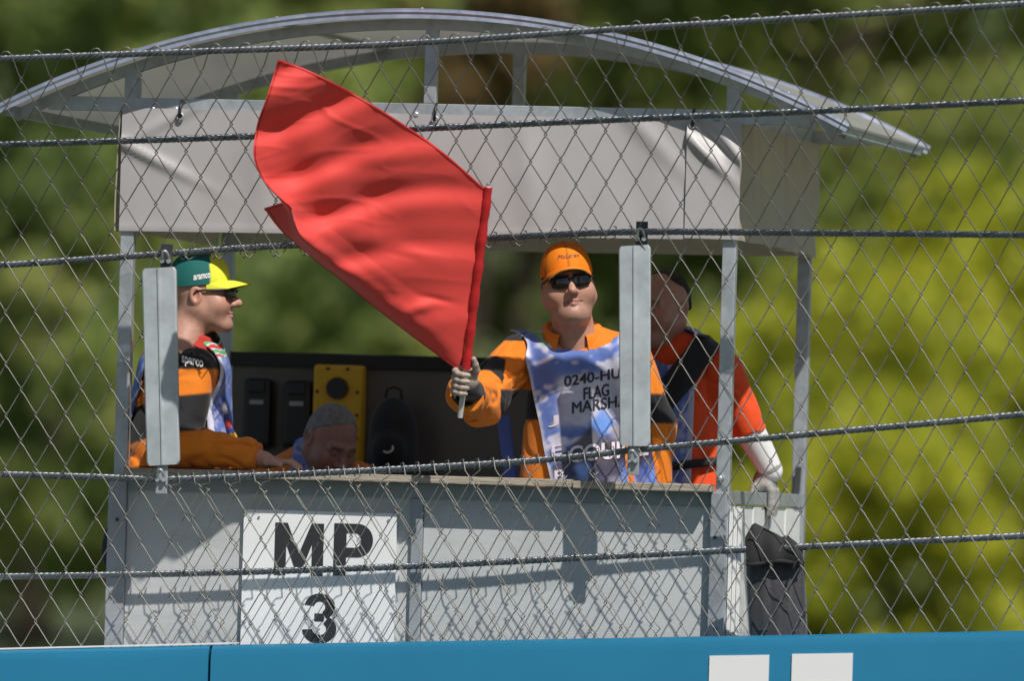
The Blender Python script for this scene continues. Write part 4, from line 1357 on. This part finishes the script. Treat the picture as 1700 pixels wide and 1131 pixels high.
# ---------- marshal in the shade at the right, gloved hand on the side rail ---------------------
Y3 = .80
m3 = thing('person', 'marshal with headset in red orange shirt, gloved hand resting on the side rail', 'person', (P(1135, 800, Y3).x, Y3, FLOOR_Z))
hc3 = PA(1099, 510, Y3-.02)
R3 = rotz(rad(-28))@rotx(rad(4))@roty(rad(3))
HV, HF, HC = put_head(m3, hc3, R3, neck=(0, .05, -.22), heavy=.004, tone=(.46, .24, .18), h=.003)
body = MB(); body.add(HV, HF, HC)
S5, E5, W5 = PA(1200, 618, .78), PA(1243, 716, .83), PA(1281, 782, .88)
S6, E6, W6 = PA(1060, 618, .86), PA(1050, 720, .80), PA(1080, 800, .66)
T3, B3 = PA(1128, 630, Y3), PA(1125, 850, Y3)
tv, tf = snet(trunk_sdf(T3, B3, ([S5, E5, W5], [S6, E6, W6])), np.minimum.reduce([S6, B3-.2, E6])-.14, np.maximum.reduce([S5, T3, W5, S6])+.14, .016)
body.add(tv, tf, np.ones((len(tv), 3))*tone)
body.build('body', M_SKIN, m3, True)
legs(m3, PA(1125, 850, Y3)-np.array([0, 0, .10]), FLOOR_Z, M_TROUSER)
def torso3(p):
    q = p.copy(); q[..., 1] = (q[..., 1]-Y3)/.72+Y3
    d = rc(q, T3, B3, .150, .190)*.85
    d = sm(d, rc(p, S5-np.array([.03, 0, 0]), S6+np.array([.03, 0, 0]), .074, .074), .06)
    d = sm(d, sph(p, PA(1125, 590, Y3), .078), .04)
    return d
def shirt3(p):
    d = torso3(p)
    d = sm(d, rc(p, S5, E5, .076, .062)+.005*limb_wob(p, S5, E5, 45, 41, .5), .03)
    d = sm(d, chain(p, [S6, E6, W6], [.076, .06, .05], .02), .03)
    t = (p-E5)@((E5-S5)/np.linalg.norm(E5-S5))
    d = np.maximum(d, np.where(np.linalg.norm(p-E5, axis=-1) < .13, t-.01, -1))
    return d+.005*wob(p*np.array([1, 1, .7]), 28, 43)+.006*crease(p, 30, 45, .12)
lo = np.minimum.reduce([S6, E6, B3])-.13; lo[2] = ZC-.16; lo[1] = Y3-.2; hi = np.maximum.reduce([S5, E5])+.13; hi[1] = Y3+.2; hi[2] = P(1125, 555, Y3).z+.03
V, F = snet(shirt3, lo, hi, .0052)
mk('shirt', V, F, M_CLOTH, m3, True, np.ones((len(V), 3))*RED_OR)
V, F = snet(lambda p: rc(p, E5-np.array([.006, .004, -.02]), W5, .056, .040)+.003*limb_wob(p, E5, W5, 60, 44, .5), np.minimum(E5, W5)-.09, np.maximum(E5, W5)+.09, .0046)
mk('arm_sleeve', V, F, M_WHITE, m3, True)
V, F = snet(lambda p: np.maximum(np.maximum(torso3(p)+.004*wob(p, 28, 43)-.020, -(torso3(p)+.004*wob(p, 28, 43)-.012)), np.maximum(np.abs(p[..., 0]-P(1122, 650, Y3).x)-.085, -sph(p, PA(1118, 568, Y3-.09), .085))), lo, hi, .0052)
C = bib_colour(V*1.2, 9, .45)
C[np.abs(np.abs(V[:, 0]-P(1122, 650, Y3).x)-.078) < .012] = (.42, .44, .60)
mk('bib', V, F, M_BIB, m3, True, C)
collar(m3, PA(1120, 578, Y3+.01), rotz(rad(0))@rotx(rad(14)), .066, .092, .035, .45, M_CLOTH, RED_OR, .015)
# black strap across the chest
sp = []
for t in np.linspace(0, 1, 24):
    px, py = 1176-96*t, 572+122*t
    row = []
    for w in (-1, -.33, .33, 1):
        c = jfront(px+w*17, py+w*13, torso3, Y3-.35, Y3+.2)
        e = 1e-3
        g = np.array([float(torso3(c+np.eye(3)[k]*e)-torso3(c-np.eye(3)[k]*e)) for k in range(3)]); g /= np.linalg.norm(g)
        row.append(c+g*.027)
    sp.append(row)
sp = np.array(sp)
st = sp
V, F = solid_sheet(st, .004)
mk('strap', V, F, M_BLACKCLOTH, m3, True)
sp = np.array([jfront(px, 778-12*(px-1090)/100, torso3, Y3-.35, Y3+.2)+np.array([0, -.026, 0]) for px in np.linspace(1085, 1200, 16)])
st = np.stack([sp+np.array([0, 0, -.014]), sp+np.array([0, -.003, 0]), sp+np.array([0, 0, .014])], 1)
V, F = solid_sheet(st, .004)
mk('belt', V, F, M_BLACKCLOTH, m3, True)
# short dark hair and headset
M_HAIRD = mat('dark_hair', (0.018, 0.013, 0.010), 0.6, var=0.4, scale=60, bump=0.8, bscale=200)
M_HAIRG = mat('grey_hair', (0.22, 0.22, 0.22), 0.65, var=0.35, scale=70, bump=1.0, bscale=220)
def hair_f(p, front, low, th=.008):
    d = sm(ell(p, (0, .016, .030), (.0765, .097, .090)), ell(p, (0, .02, -.02), (.072, .085, .07)), .03)-th+.002*wob(p, 160, 3)
    cut = np.maximum(front-p[..., 1]-(p[..., 2]-.05)*.9, low-p[..., 2])+(.007+.010*(th < .003))*wob(p, 130, 6)
    return np.maximum(d, cut)
V, F = snet(lambda p: hair_f(p, .03, -.02, .002), (-.11, -.12, -.08), (.11, .13, .14), .0034)
mk('hair', xf(V, R3, hc3), F, M_HAIRD, m3, True)
hb = MB()
for s in (-1,): hb.add(*tube_geo([(s*.080, .012, -.006), (s*.098, .012, -.006), (s*.102, .012, -.006)], [.032, .032, .022], 16))
hs = mk('headset', xf(np.array(hb.v), R3, hc3), hb.f, M_BLACKP, m3, True, None, 50)
bm_ = tube_geo([(-.096, -.0, -.02), (-.088, -.05, -.045), (-.060, -.095, -.062), (-.020, -.118, -.066)], [.004, .004, .004, .004], 6)
mk('microphone_boom', xf(bm_[0], R3, hc3), bm_[1], M_BLACKP, hs, True)
bm_ = tube_geo([(-.036, -.116, -.065), (-.012, -.120, -.066), (.006, -.121, -.066)], [.006, .0115, .006], 8)
mk('microphone', xf(bm_[0], R3, hc3), bm_[1], M_BLACKP, hs, True)
# gloved hand draped over the rail
zr = zs+.022
KN = np.array([XR+.004, .900, zr+.026])
def glove(p):
    d = rc(p, W5-(W5-E5)*.06, KN+np.array([-.004, 0, .026]), .040, .034)
    d = sm(d, ell(p, KN, (.042, .056, .030)), .025)
    for i in range(4):
        y0 = KN[1]-.044+.029*i
        L = (.050, .058, .055, .046)[i]
        pts = [(KN[0]+.018, y0, zr+.022), (XR+.034, y0-.002, zr+.006), (XR+.036, y0-.003, zr-L*.8), (XR+.031, y0-.002, zr-L*1.5)]
        d = sm(d, chain(p, pts, [.0150, .0148, .0140, .0125], .004), .004)
    th = [(KN[0]-.014, KN[1]-.035, zr+.020), (KN[0]-.030, KN[1]-.05, zr+.018), (XR-.032, KN[1]-.06, zr-.012)]
    d = sm(d, chain(p, th, [.0145, .013, .011], .004), .008)
    return d+.0008*np.sin(p[..., 2]*900)
V, F = snet(glove, np.minimum(KN, W5)-np.array([.10, .11, .11]), np.maximum(KN, W5)+.09, .003)
mk('glove', V, F, M_GLOVE, m3, True)

# ---------- seated marshal at the back -----------------------------------------------------
Y4 = 1.02
m4 = thing('person', 'grey haired marshal seated inside the post with head bowed', 'person', (P(530, 800, Y4).x, Y4+.05, FLOOR_Z))
hc4 = PA(550, 733, Y4)
R4 = rotz(rad(42))@rotx(rad(32))@roty(rad(4))
HV, HF, HC = put_head(m4, hc4, R4, neck=(0, .07, -.20), heavy=.004, tone=(.38, .20, .155), h=.0032)
T4 = hc4+np.array([-.10, .08, -.125]); B4 = np.array([T4[0]-.01, T4[1]+.10, FLOOR_Z+.52])
SL, SR = T4+np.array([-.17, .02, -.02]), T4+np.array([.17, .06, -.02])
EL, ER = SL+np.array([-.05, -.06, -.27]), SR+np.array([.05, -.04, -.27])
WL_, WR_ = EL+np.array([.14, -.22, -.03]), ER+np.array([-.12, -.23, -.03])
HL, HR = B4+np.array([-.10, -.05, 0]), B4+np.array([.10, -.05, 0])
KL, KR = HL+np.array([-.04, -.40, .02]), HR+np.array([.06, -.40, .02])
FL_, FR_ = np.array([KL[0], KL[1]+.02, FLOOR_Z+.06]), np.array([KR[0], KR[1]+.02, FLOOR_Z+.06])
def bod4(p):
    d = rc(p, T4, B4, .10, .11)
    d = sm(d, chain(p, [SL, EL, WL_], [.045, .04, .03], .02), .04)
    d = sm(d, chain(p, [SR, ER, WR_], [.045, .04, .03], .02), .04)
    d = sm(d, sph(p, WL_+np.array([.02, -.04, 0]), .04), .02); d = sm(d, sph(p, WR_+np.array([-.02, -.04, 0]), .04), .02)
    return d
blo = np.minimum.reduce([EL, ER, KL, B4, WL_])-.16; bhi = np.maximum.reduce([SR, ER, B4, KR, T4])+.16
blo4 = blo.copy(); blo4[2] = FLOOR_Z+.3
tv, tf = snet(bod4, blo4, bhi, .014)
body = MB(); body.add(HV, HF, HC); body.add(tv, tf, np.ones((len(tv), 3))*tone)
body.build('body', M_SKIN, m4, True)
def jack4(p):
    q = p.copy(); q[..., 1] = (q[..., 1]-T4[1]-.05)/.75+T4[1]+.05
    d = rc(q, T4-np.array([0, 0, .04]), B4, .15, .17)*.85
    d = sm(d, rc(p, SL, SR, .072, .072), .05)
    d = sm(d, sph(p, T4+np.array([0.02, 0, .04]), .08), .04)
    d = sm(d, chain(p, [SL, EL, WL_], [.074, .064, .05], .02), .03)
    d = sm(d, chain(p, [SR, ER, WR_], [.074, .064, .05], .02), .03)
    return d+.004*wob(p, 30, 61)
V, F = snet(jack4, blo4, bhi, .008)
mk('jacket', V, F, M_CLOTH, m4, True, np.ones((len(V), 3))*ORANGE)
V, F = snet(lambda p: np.maximum(np.maximum(jack4(p)-.016, -(jack4(p)-.006)), np.abs(p[..., 0]-T4[0]-.02)-.060), blo4, bhi, .009)
mk('bib', V, F, M_BIB, m4, True, bib_colour(V*1.1, 12, .4))
collar(m4, hc4+np.array([-.05, .065, -.105]), rotz(rad(38))@rotx(rad(26)), .070, .094, .035, .5, M_CLOTH, RED_OR, .015)
V, F = snet(lambda p: sm(chain(p, [HL, KL, FL_], [.10, .08, .06], .03), chain(p, [HR, KR, FR_], [.10, .08, .06], .03), .05), np.minimum.reduce([HL, KL, FL_])-.13, np.maximum.reduce([HR, KR, HL])+.13, .014)
mk('trousers', V, F, M_TROUSER, m4, True)
for ft in (FL_, FR_):
    V, F = snet(lambda p: np.maximum(rc(p, ft+np.array([0, .04, -.016]), ft+np.array([0, -.12, -.026]), .042, .032), FLOOR_Z+.002-p[..., 2]), ft-.2, ft+np.array([.2, .2, .05]), .010)
    mk('shoe', V, F, M_BLACKCLOTH, m4, True)
V, F = snet(lambda p: hair_f(p, -.006, -.062, .0018), (-.11, -.12, -.08), (.11, .13, .14), .0036)
mk('hair', xf(V, R4, hc4), F, M_HAIRG, m4, True)
# the stool he sits on
sx, sy, sz = B4[0], B4[1]+.02, FLOOR_Z+.42
stl = thing('stool', 'plain dark wooden stool under the seated marshal', 'stool', (sx, sy, FLOOR_Z))
mk('seat', *box_geo(sx-.18, sx+.18, sy-.17, sy+.17, sz-.035, sz, .006), M_FLOOR, stl)
for dx in (-.15, .15):
    for dy in (-.14, .14):
        mk('leg', *bar_geo((sx+dx*1.1, sy+dy*1.1, FLOOR_Z), (sx+dx, sy+dy, sz-.036), .032, .032, .003), M_FLOOR, stl)
# ------------------------------------------------------------------ red flag
stick_lo = HAND-sdir*.125
flag = thing('red_flag', 'plain red signal flag flying from a short stick held by the marshal', 'flag', stick_lo)
mk('stick', *tube_geo([stick_lo, HAND, STT-sdir*.002, STT+sdir*.004], [.0095, .0095, .0095, .006], 12), M_STICK, flag, True, None, 40)
hem_lo = HAND+sdir*.045
hl = np.linalg.norm(STT-hem_lo)
hp = []; hr = []
for k in range(40):
    t = k/39
    hp.append(hem_lo+(STT-sdir*.003-hem_lo)*t)
    hr.append(.0150+.0016*math.sin(t*37)+.001*math.sin(t*90+1))
v, f = tube_geo(hp, hr, 14)
mk('hem_sleeve', v, f, M_HEM, flag, True, None, 60)
cap_ = tube_geo([STT-sdir*.002, STT+sdir*.010], .0075, 10)
mk('stick_cap', *cap_, M_GALV, flag, True, None, 40)

us = [0, .2, .45, .7, .88, 1.0]
rows = [  # v, photo pixels along the row (hoist -> fly), depth offset towards the camera (m)
    (0.00, [(806, 314), (738, 254), (655, 196), (566, 143), (502, 112), (462, 98)], [0, .01, .02, .02, .01, .0]),
    (0.22, [(797, 380), (722, 322), (632, 258), (545, 204), (480, 170), (444, 157)], [0, .015, .045, .015, .05, .02]),
    (0.45, [(787, 452), (706, 396), (612, 330), (528, 272), (462, 232), (425, 215)], [0, .02, .00, .05, -.01, .02]),
    (0.66, [(779, 520), (692, 462), (598, 394), (520, 336), (458, 292), (424, 272)], [0, .03, .05, .01, .05, .04]),
    (0.82, [(772, 570), (684, 508), (592, 436), (522, 382), (476, 344), (452, 316)], [0, .02, .03, .03, .055, .07]),
    (0.90, [(767, 596), (678, 532), (592, 466), (528, 420), (494, 384), (483, 343)], [.0, .0, .0, .005, .03, .075]),
    (0.94, [(763, 606), (673, 540), (585, 470), (518, 420), (484, 380), (474, 336)], [-.004, -.025, -.035, -.035, -.02, .02]),
    (1.00, [(757, 613), (661, 541), (570, 468), (505, 417), (462, 378), (438, 346)], [-.006, -.04, -.065, -.08, -.08, -.06]),
]
nu, nv = 110, 110
uu = np.linspace(0, 1, nu); vv = np.linspace(0, 1, nv)
rowpx = np.array([crom(us, np.array(r[1], float), uu) for r in rows])          # rows x nu x 2
rowd = np.array([crom(us, np.array(r[2], float), uu) for r in rows])
rv = [r[0] for r in rows]
PXY = crom(rv, rowpx.reshape(len(rows), -1), vv).reshape(nv, nu, 2)
DD = crom(rv, rowd, vv)
UU, VV = np.meshgrid(uu, vv)
# wind folds: long creases running from the hoist to the fly, plus small wrinkles
q = np.stack([UU*.8, VV*.6, 0*UU], -1)
px_, py_ = PXY[..., 0], PXY[..., 1]
env = np.clip(.25+.9*UU, 0, 1)*np.clip((1-VV)*8, 0, 1)
w1 = wob(np.stack([px_*.004, py_*.004, 0*px_], -1), 3.0, 71)
w2 = wob(np.stack([px_*.004, py_*.010, 0*px_], -1), 3.4, 72)
ph1 = (py_+.13*(px_-600)+16*np.sin(px_/85.0)+20*w1)/92.0
ph2 = (py_-.10*(px_-600)+14*np.sin(px_/60.0+1)+16*w2)/47.0
r1 = np.sin(2*math.pi*ph1); r2 = np.sin(2*math.pi*ph2)
keepb = np.clip((VV-.74)/.12, 0, 1)
DD = DD*(.30+.30*keepb)+env*(.0165*(r1+.20*np.sin(4*math.pi*ph1+1))*(.75+.35*np.clip(w2+.4, 0, 1.2))+.0034*r2*np.clip(w1+.5, 0, 1.2))
cr_ = wob(np.stack([px_*.0035, py_*.011, 0*px_], -1), 5.5, 90); cr2 = wob(np.stack([px_*.006, py_*.013, 0*px_], -1), 7.5, 91)
DD = DD+env*(.0030*np.exp(-(cr_/.09)**2)+.0018*np.exp(-(cr2/.08)**2))
for (cu, cv, ang, wl, ln_, am) in ((.17, .80, .9, .012, .06, .012), (.12, .70, .5, .010, .05, -.008), (.24, .55, .35, .02, .08, .006)):
    x = (UU-cu)*.8; y = (VV-cv)*.6
    s = x*math.cos(ang)+y*math.sin(ang); w = -x*math.sin(ang)+y*math.cos(ang)
    DD = DD+am*np.exp(-(w/wl)**2-(s/ln_)**2)
G = np.zeros((nv, nu, 3))
yh = np.array([HAND[1]+(STT[1]-HAND[1])*(1-t*.98) for t in vv])
for j in range(nv):
    for i in range(nu):
        G[j, i] = PA(PXY[j, i, 0], PXY[j, i, 1], yh[j]-.45*uu[i]-DD[j, i])
V, F = solid_sheet(G, .0012)
cloth = mk('cloth', V, F, M_FLAG, flag, True, None, 70)
# stitched hems along the top, fly and bottom edges
for nm, line, dirv in (('edge_hem', G[1, :], None), ('edge_hem', G[:, -2], None), ('edge_hem', G[-2, :], None)):
    mk(nm, *tube_geo(line, .0028, 6), M_HEM, flag, True)

# ------------------------------------------------------------------ barrier in front
YBAR = -.42
bar_pts = [(-60, 1082), (349, 1071.5), (353, 1071.5), (900, 1060), (1760, 1046)]
barrier = thing('trackside_barrier', 'blue trackside barrier with white block lettering below the wire fence', 'barrier', (P(850, 1065, YBAR).x, YBAR-.15, 0))
def barrier_panel(pa, pb, nm):
    a = PA(*pa, YBAR); b = PA(*pb, YBAR)
    prof = [(0.0, .0), (-.02, -.012), (-.03, -.04), (-.035, -.45), (-.05, -9), (.30, -9), (.28, -.04), (.27, -.012), (.25, 0)]
    n = 10
    v = []; f = []
    for i in range(n+1):
        t = i/n
        c = a+(b-a)*t
        w = .0025*math.sin(t*9)
        for (dy, dz) in prof:
            v.append((c[0], YBAR+dy+w*(dz > -.5), max(0.001, c[2]+dz)))
    k = len(prof)
    for i in range(n):
        for j in range(k):
            f.append((i*k+j, (i+1)*k+j, (i+1)*k+(j+1) % k, i*k+(j+1) % k))
    f.append(tuple(range(k))); f.append(tuple(n*k+j for j in reversed(range(k))))
    return mk(nm, v, f, M_BLUE, barrier, True, None, 35)
barrier_panel((-300, 1088), (349, 1072), 'barrier_panel')
barrier_panel((353.5, 1072), (2050, 1042), 'barrier_panel')
a, b = PA(-300, 1086.5, YBAR), PA(378, 1070, YBAR)
mk('capping_strip', *bar_geo(a+np.array([0, .10, .002]), b+np.array([0, .10, .002]), .006, .20, .001), M_BLUEW, barrier)
for (x0, x1, yt) in ((1177, 1276, 1089.5), (1314, 1415, 1086.5)):
    yy = YBAR-.052
    p0, p1 = P(x0, yt, yy), P(x1, yt-1.5, yy)
    v = [(p0.x, yy+.0135, p0.z), (p1.x, yy+.0135, p1.z), (p1.x, yy+.009, p1.z-.30), (p0.x, yy+.009, p0.z-.30)]
    v += [(q[0], q[1]+.004, q[2]) for q in v]
    mk('letter_block', v, [(0, 3, 2, 1), (4, 5, 6, 7), (0, 1, 5, 4), (1, 2, 6, 5), (2, 3, 7, 6), (3, 0, 4, 7)], M_BLUEW, barrier)

# ------------------------------------------------------------------ wire safety fence
YF = -.28
LEAN = .61
Z3 = P(700, 400, YF).z
def F3(px, py, off=0.0):
    """point on the fence: upright up to the opening, leaning out over the track above it"""
    y = YF
    for _ in range(3):
        y = YF-LEAN*max(0.0, P(px, py, y).z-Z3)
    return PA(px, py, y+off)
fence = thing('safety_fence', 'steel wire mesh safety fence with twisted cables in front of the marshal post', 'fence', (P(850, 1065, YF).x, YF, 0))
CABLES = [
    [(-60, 99), (0, 97), (300, 86), (700, 70), (960, 52), (1300, 31), (1700, 6), (2010, -14)],
    [(-60, 242), (0, 240), (420, 226), (700, 213), (1100, 195), (1400, 182), (1700, 167), (2010, 151)],
    [(-60, 442), (0, 440), (150, 430), (250, 423), (430, 410), (760, 398), (1066, 385), (1250, 386), (1700, 390), (2010, 392)],
    [(-60, 787), (0, 788), (150, 792), (256, 796), (450, 789), (700, 777), (900, 764), (1070, 746), (1300, 725), (1700, 688), (2010, 655)],
    [(-60, 959), (0, 958), (300, 953), (700, 940), (1000, 925), (1240, 913), (1700, 890), (2010, 873)],
]
def cab(k, x):
    c = CABLES[k]
    return crom([q[0] for q in c], [q[1] for q in c], x)
def make_cable(k):
    xs = np.arange(-50, 2001, 4.0)
    cl = np.array([F3(x, float(cab(k, x))) for x in xs])
    s = np.concatenate([[0], np.cumsum(np.linalg.norm(np.diff(cl, axis=0), axis=1))])
    mb = MB()
    pitch = .105
    ns = 5
    sv = np.arange(0, s[-1], pitch/11)
    C = np.stack([np.interp(sv, s, cl[:, i]) for i in range(3)], 1)
    T = np.gradient(C, axis=0); T /= np.linalg.norm(T, axis=1, keepdims=True)
    Yv = np.array([0, 1., 0]); N1 = np.cross(T, Yv); N1 /= np.linalg.norm(N1, axis=1, keepdims=True)
    for j in range(ns):
        ph = 2*math.pi*(sv/pitch+j/ns)+k
        pts = C+(N1*np.cos(ph)[:, None]+Yv*np.sin(ph)[:, None])*.0074
        mb.add(*tube_geo(pts, .0046, 6))
    mb.add(*tube_geo(C[::3], .0035, 6))
    return mb.build('cable', M_ROPE, fence, True)
for k in range(5): make_cable(k)

WX, WY = 24.9, 43.6
def node_y(x, k):
    base = cab(0, x)-7
    flat = (base-cab(0, 850)+7)*np.clip(k/24.0, 0, 1)*(.45 if x < 850 else -.02)
    return base+k*WY-flat
def wire_path(j, k0, k1, dxp=0.0, dyp=0.0, yoff=0.0, ends=True):
    """zigzag wire j between node columns j and j+1, rows k0..k1 (photo pixels -> points on the fence plane)"""
    pts = []
    yb = -.020+yoff
    for k in range(k0, k1+1):
        right = (k % 2 == 1) if j % 2 == 0 else (k % 2 == 0)
        xc_ = (j+(1 if right else 0))*WX-40+dxp
        yc = float(node_y(xc_, k))+dyp
        s = 1 if right else -1
        inc = -1 if right else 1
        jit = .6*math.sin(j*12.9+k*7.3)
        xc_ += jit
        if k == 0:                       # rounded loop over the top cable
            pts += [F3(xc_+s*1.5, yc-4.5, yb), F3(xc_-s*3.5, yc-4.2, yb), F3(xc_-s*8, yc, yb), F3(xc_-s*11, yc+7, yb+(.005 if right else -.005))]
            continue
        # before the node (coming from above), hook, after the node
        fr = -.0050 if right else .0050
        to = .0050 if right else -.0050
        pts.append(F3(xc_-s*4.0, yc-7.0, yb+fr))
        pts.append(F3(xc_+s*0.6, yc-2.2, yb+fr*.9))
        pts.append(F3(xc_+s*2.4, yc+0.3, yb))
        pts.append(F3(xc_+s*0.4, yc+2.6, yb+to*.9))
        pts.append(F3(xc_-s*4.0, yc+7.5, yb+to))
    return pts
def add_wire(pts, r=.0020):
    return mk('wire', *tube_geo(pts, r, 6), M_WIRE, fence, True)
NJ = int(2060/WX)+2
for j in range(NJ):
    xm = (j+.5)*WX-40
    if xm > 1985: break
    ktop, kbot = 0, 1
    while node_y(xm, kbot) < 1092: kbot += 1
    if 268 < xm < 1052:
        c3, c4 = float(cab(2, xm)), float(cab(3, xm))
        ka = 0
        while node_y(xm, ka+1) < c3+26: ka += 1
        kb = ka
        while node_y(xm, kb) < c4+6: kb += 1
        up = wire_path(j, 0, ka)
        # tie the cut end round the cable
        e = up[-1]; up.append(F3(xm+3, c3+8, +.016)); up.append(F3(xm+5, c3-9, +.014)); up.append(F3(xm+1, c3-10, -.016))
        add_wire(up)
        lowp = wire_path(j, kb, kbot)
        pre = [F3(xm-6, c4+9, +.016), F3(xm-4, c4-9, +.013), F3(xm, c4-10, -.016), F3(xm+3, c4+9, -.020)]
        add_wire(pre+lowp)
    else:
        add_wire(wire_path(j, 0, kbot))
# loops of the selvedge over the top cable
# second layer of mesh patched in below the opening
for j in range(int((285+40)/WX), int((1105+40)/WX)):
    xm = (j+.5)*WX-40
    c4 = float(cab(3, xm))
    kb = 0
    while node_y(xm, kb) < c4+4: kb += 1
    kbot = kb
    while node_y(xm, kbot) < 1092: kbot += 1
    pts = wire_path(j, kb, kbot, 10.0+3*math.sin(j*.6), 9.0+4*math.sin(j*.4), -.022)
    mk('wire', *tube_geo(pts, .0016, 6), M_WIRE, fence, True)

# posts beyond the frame carry the cables: upright, then leaning out over the track
for px in (-52, 2004):
    b_, m_, t_ = F3(px, 900, .045), F3(px, float(cab(2, px)), .045), F3(px, float(cab(0, px))-14, .045)
    b_[2] = 0.0; b_[0] = m_[0]
    mk('fence_post', *tube_geo([b_, m_-np.array([0, 0, .05]), m_+np.array([0, -.012, .03]), t_], .032, 12), M_GALV2, fence, True, None, 50)

# window frame profiles with brackets and U bolts
def profile(tl, tr, br, bl):
    y = YF-.034
    A0, B0, C0, D0 = PA(*tl, y), PA(*tr, y), PA(*br, y), PA(*bl, y)
    sec = [(0.0, .022), (0.0, .004), (.04, .0), (.455, -.001), (.475, -.006), (.515, -.006), (.53, .001), (.96, .004), (1.0, .008), (1.0, .024),
           (.985, .024), (.985, .010), (.5, .006), (.015, .008), (.015, .022)]
    n = len(sec)
    v = []; f = []
    hs = [0, .010, .02, .25, .5, .75, .98, .990, 1]
    for t in hs:
        L = A0+(D0-A0)*t; R_ = B0+(C0-B0)*t
        ins = .07*(1-min(1, t/.015)) if t < .02 else (.07*(1-min(1, (1-t)/.015)) if t > .98 else 0)
        for (s, d) in sec:
            s2 = ins+(1-2*ins)*s
            p = L+(R_-L)*s2; v.append((p[0], p[1]+d, p[2]))
    for i in range(len(hs)-1):
        for k in range(n):
            f.append((i*n+k, (i+1)*n+k, (i+1)*n+(k+1) % n, i*n+(k+1) % n))
    f.append(tuple(range(n))); f.append(tuple((len(hs)-1)*n+k for k in reversed(range(n))))
    pr = mk('frame_profile', v, f, M_PROF, fence, True, None, 18)
    for (a, b, top) in ((A0, B0, True), (D0, C0, False)):
        w = b-a; ctr = a+w*(.70 if top else .45)
        up = np.array([0, 0, 1 if top else -1.])
        c = ctr+up*.022+np.array([0, .020, 0])
        mk('bracket', *box_geo(c[0]-.020, c[0]+.020, c[1]-.004, c[1]+.004, c[2]-.075, c[2]+.058 if top else c[2]+.075, .002), M_DARKMETAL if top else M_GALV2, pr)
        uc = ctr+up*.035+np.array([0, .0, 0])
        pts = [uc+np.array([-.012, .014, -.010]), uc+np.array([-.011, -.002, -.006]), uc+np.array([-.006, -.014, .016]), uc+np.array([.004, -.014, .018]), uc+np.array([.010, -.004, .004]), uc+np.array([.011, .014, -.010])]
        mk('u_bolt', *tube_geo(crom(np.arange(6), np.array(pts), np.linspace(0, 5, 22)), .0055, 8), M_GALV, pr, True)
        for s in (-1, 1):
            q_ = uc+np.array([s*.011, .002, -.014])
            mk('nut', *tube_geo([q_+np.array([0, .010, 0]), q_+np.array([0, -.006, 0])], .008, 6), M_GALV, pr)
    return pr
profile((235, 446), (291, 443), (297, 771), (243, 774))
profile((1027, 409), (1079, 406), (1078, 741), (1028, 741))

# ------------------------------------------------------------------ black bag tied to the lower cable
yb_ = YF+.035
bgc = PA(1288, 985, yb_)
bagt = thing('hanging_bag', 'charcoal fabric bag hanging from the lower cable beside the white side boards', 'bag', (bgc[0], yb_, P(1288, 1100, yb_).z))
nu, nv = 40, 46
G1 = np.zeros((nv, nu, 3))
cx_l = crom([905, 960, 1060, 1120], [1239, 1240, 1246, 1250], np.linspace(908, 1120, nv))
cx_r = crom([905, 960, 1060, 1120], [1332, 1336, 1340, 1340], np.linspace(908, 1120, nv))
for j in range(nv):
    py = 908+(1120-908)*j/(nv-1)
    for i in range(nu):
        a = 2*math.pi*i/(nu-1)
        s = (1-math.cos(a))/2
        px = cx_l[j]+(cx_r[j]-cx_l[j])*s
        puff = (.010+.045*math.sin(min(1, j/(nv-1)*1.3+.1)*math.pi/2))
        y = yb_+.022-puff*math.sin(a)*1.0+.005*math.sin(px*.12+py*.03)+.004*math.sin(px*.3+1)
        G1[j, i] = PA(px, py, y)
V, F = solid_sheet(G1, .003)
mk('bag_body', V, F, M_BAG, bagt, True, None, 60)
# folded top over the cable
top_px = [(1240, 925), (1238, 893), (1251, 868), (1290, 888), (1297, 893), (1308, 890), (1322, 902), (1331, 913), (1333, 930)]
G2 = np.zeros((10, 40, 3))
tx = np.stack([np.interp(np.linspace(0, 8, 40), np.arange(9), np.array(top_px, float)[:, k]) for k in (0, 1)], 1)
for j in range(10):
    t = j/9
    for i in range(40):
        u = i/39
        bx, by = 1239+96*u, 936-4*u
        px = tx[i, 0]*t+bx*(1-t); py = tx[i, 1]*t+by*(1-t)
        y = yb_-.045-.008*math.sin(t*3)+.006*math.sin(px*.17)+.02*t*t
        G2[j, i] = PA(px, py, y)
V, F = solid_sheet(G2, .006)
mk('folded_top', V, F, M_BLACKCLOTH, bagt, True, None, 60)
bd = [PA(1238+98*t, 936-4*t+2*math.sin(t*9), yb_-.050) for t in np.linspace(0, 1, 20)]
mk('binding', *tube_geo(bd, .006, 6), M_BLACKCLOTH, bagt, True)
mk('cord', *tube_geo([PA(1316, 905, yb_-.055), PA(1326, 925, yb_-.06), PA(1318, 940, yb_-.062), PA(1316, 950, yb_-.06)], .003, 6), M_BLACKCLOTH, bagt, True)
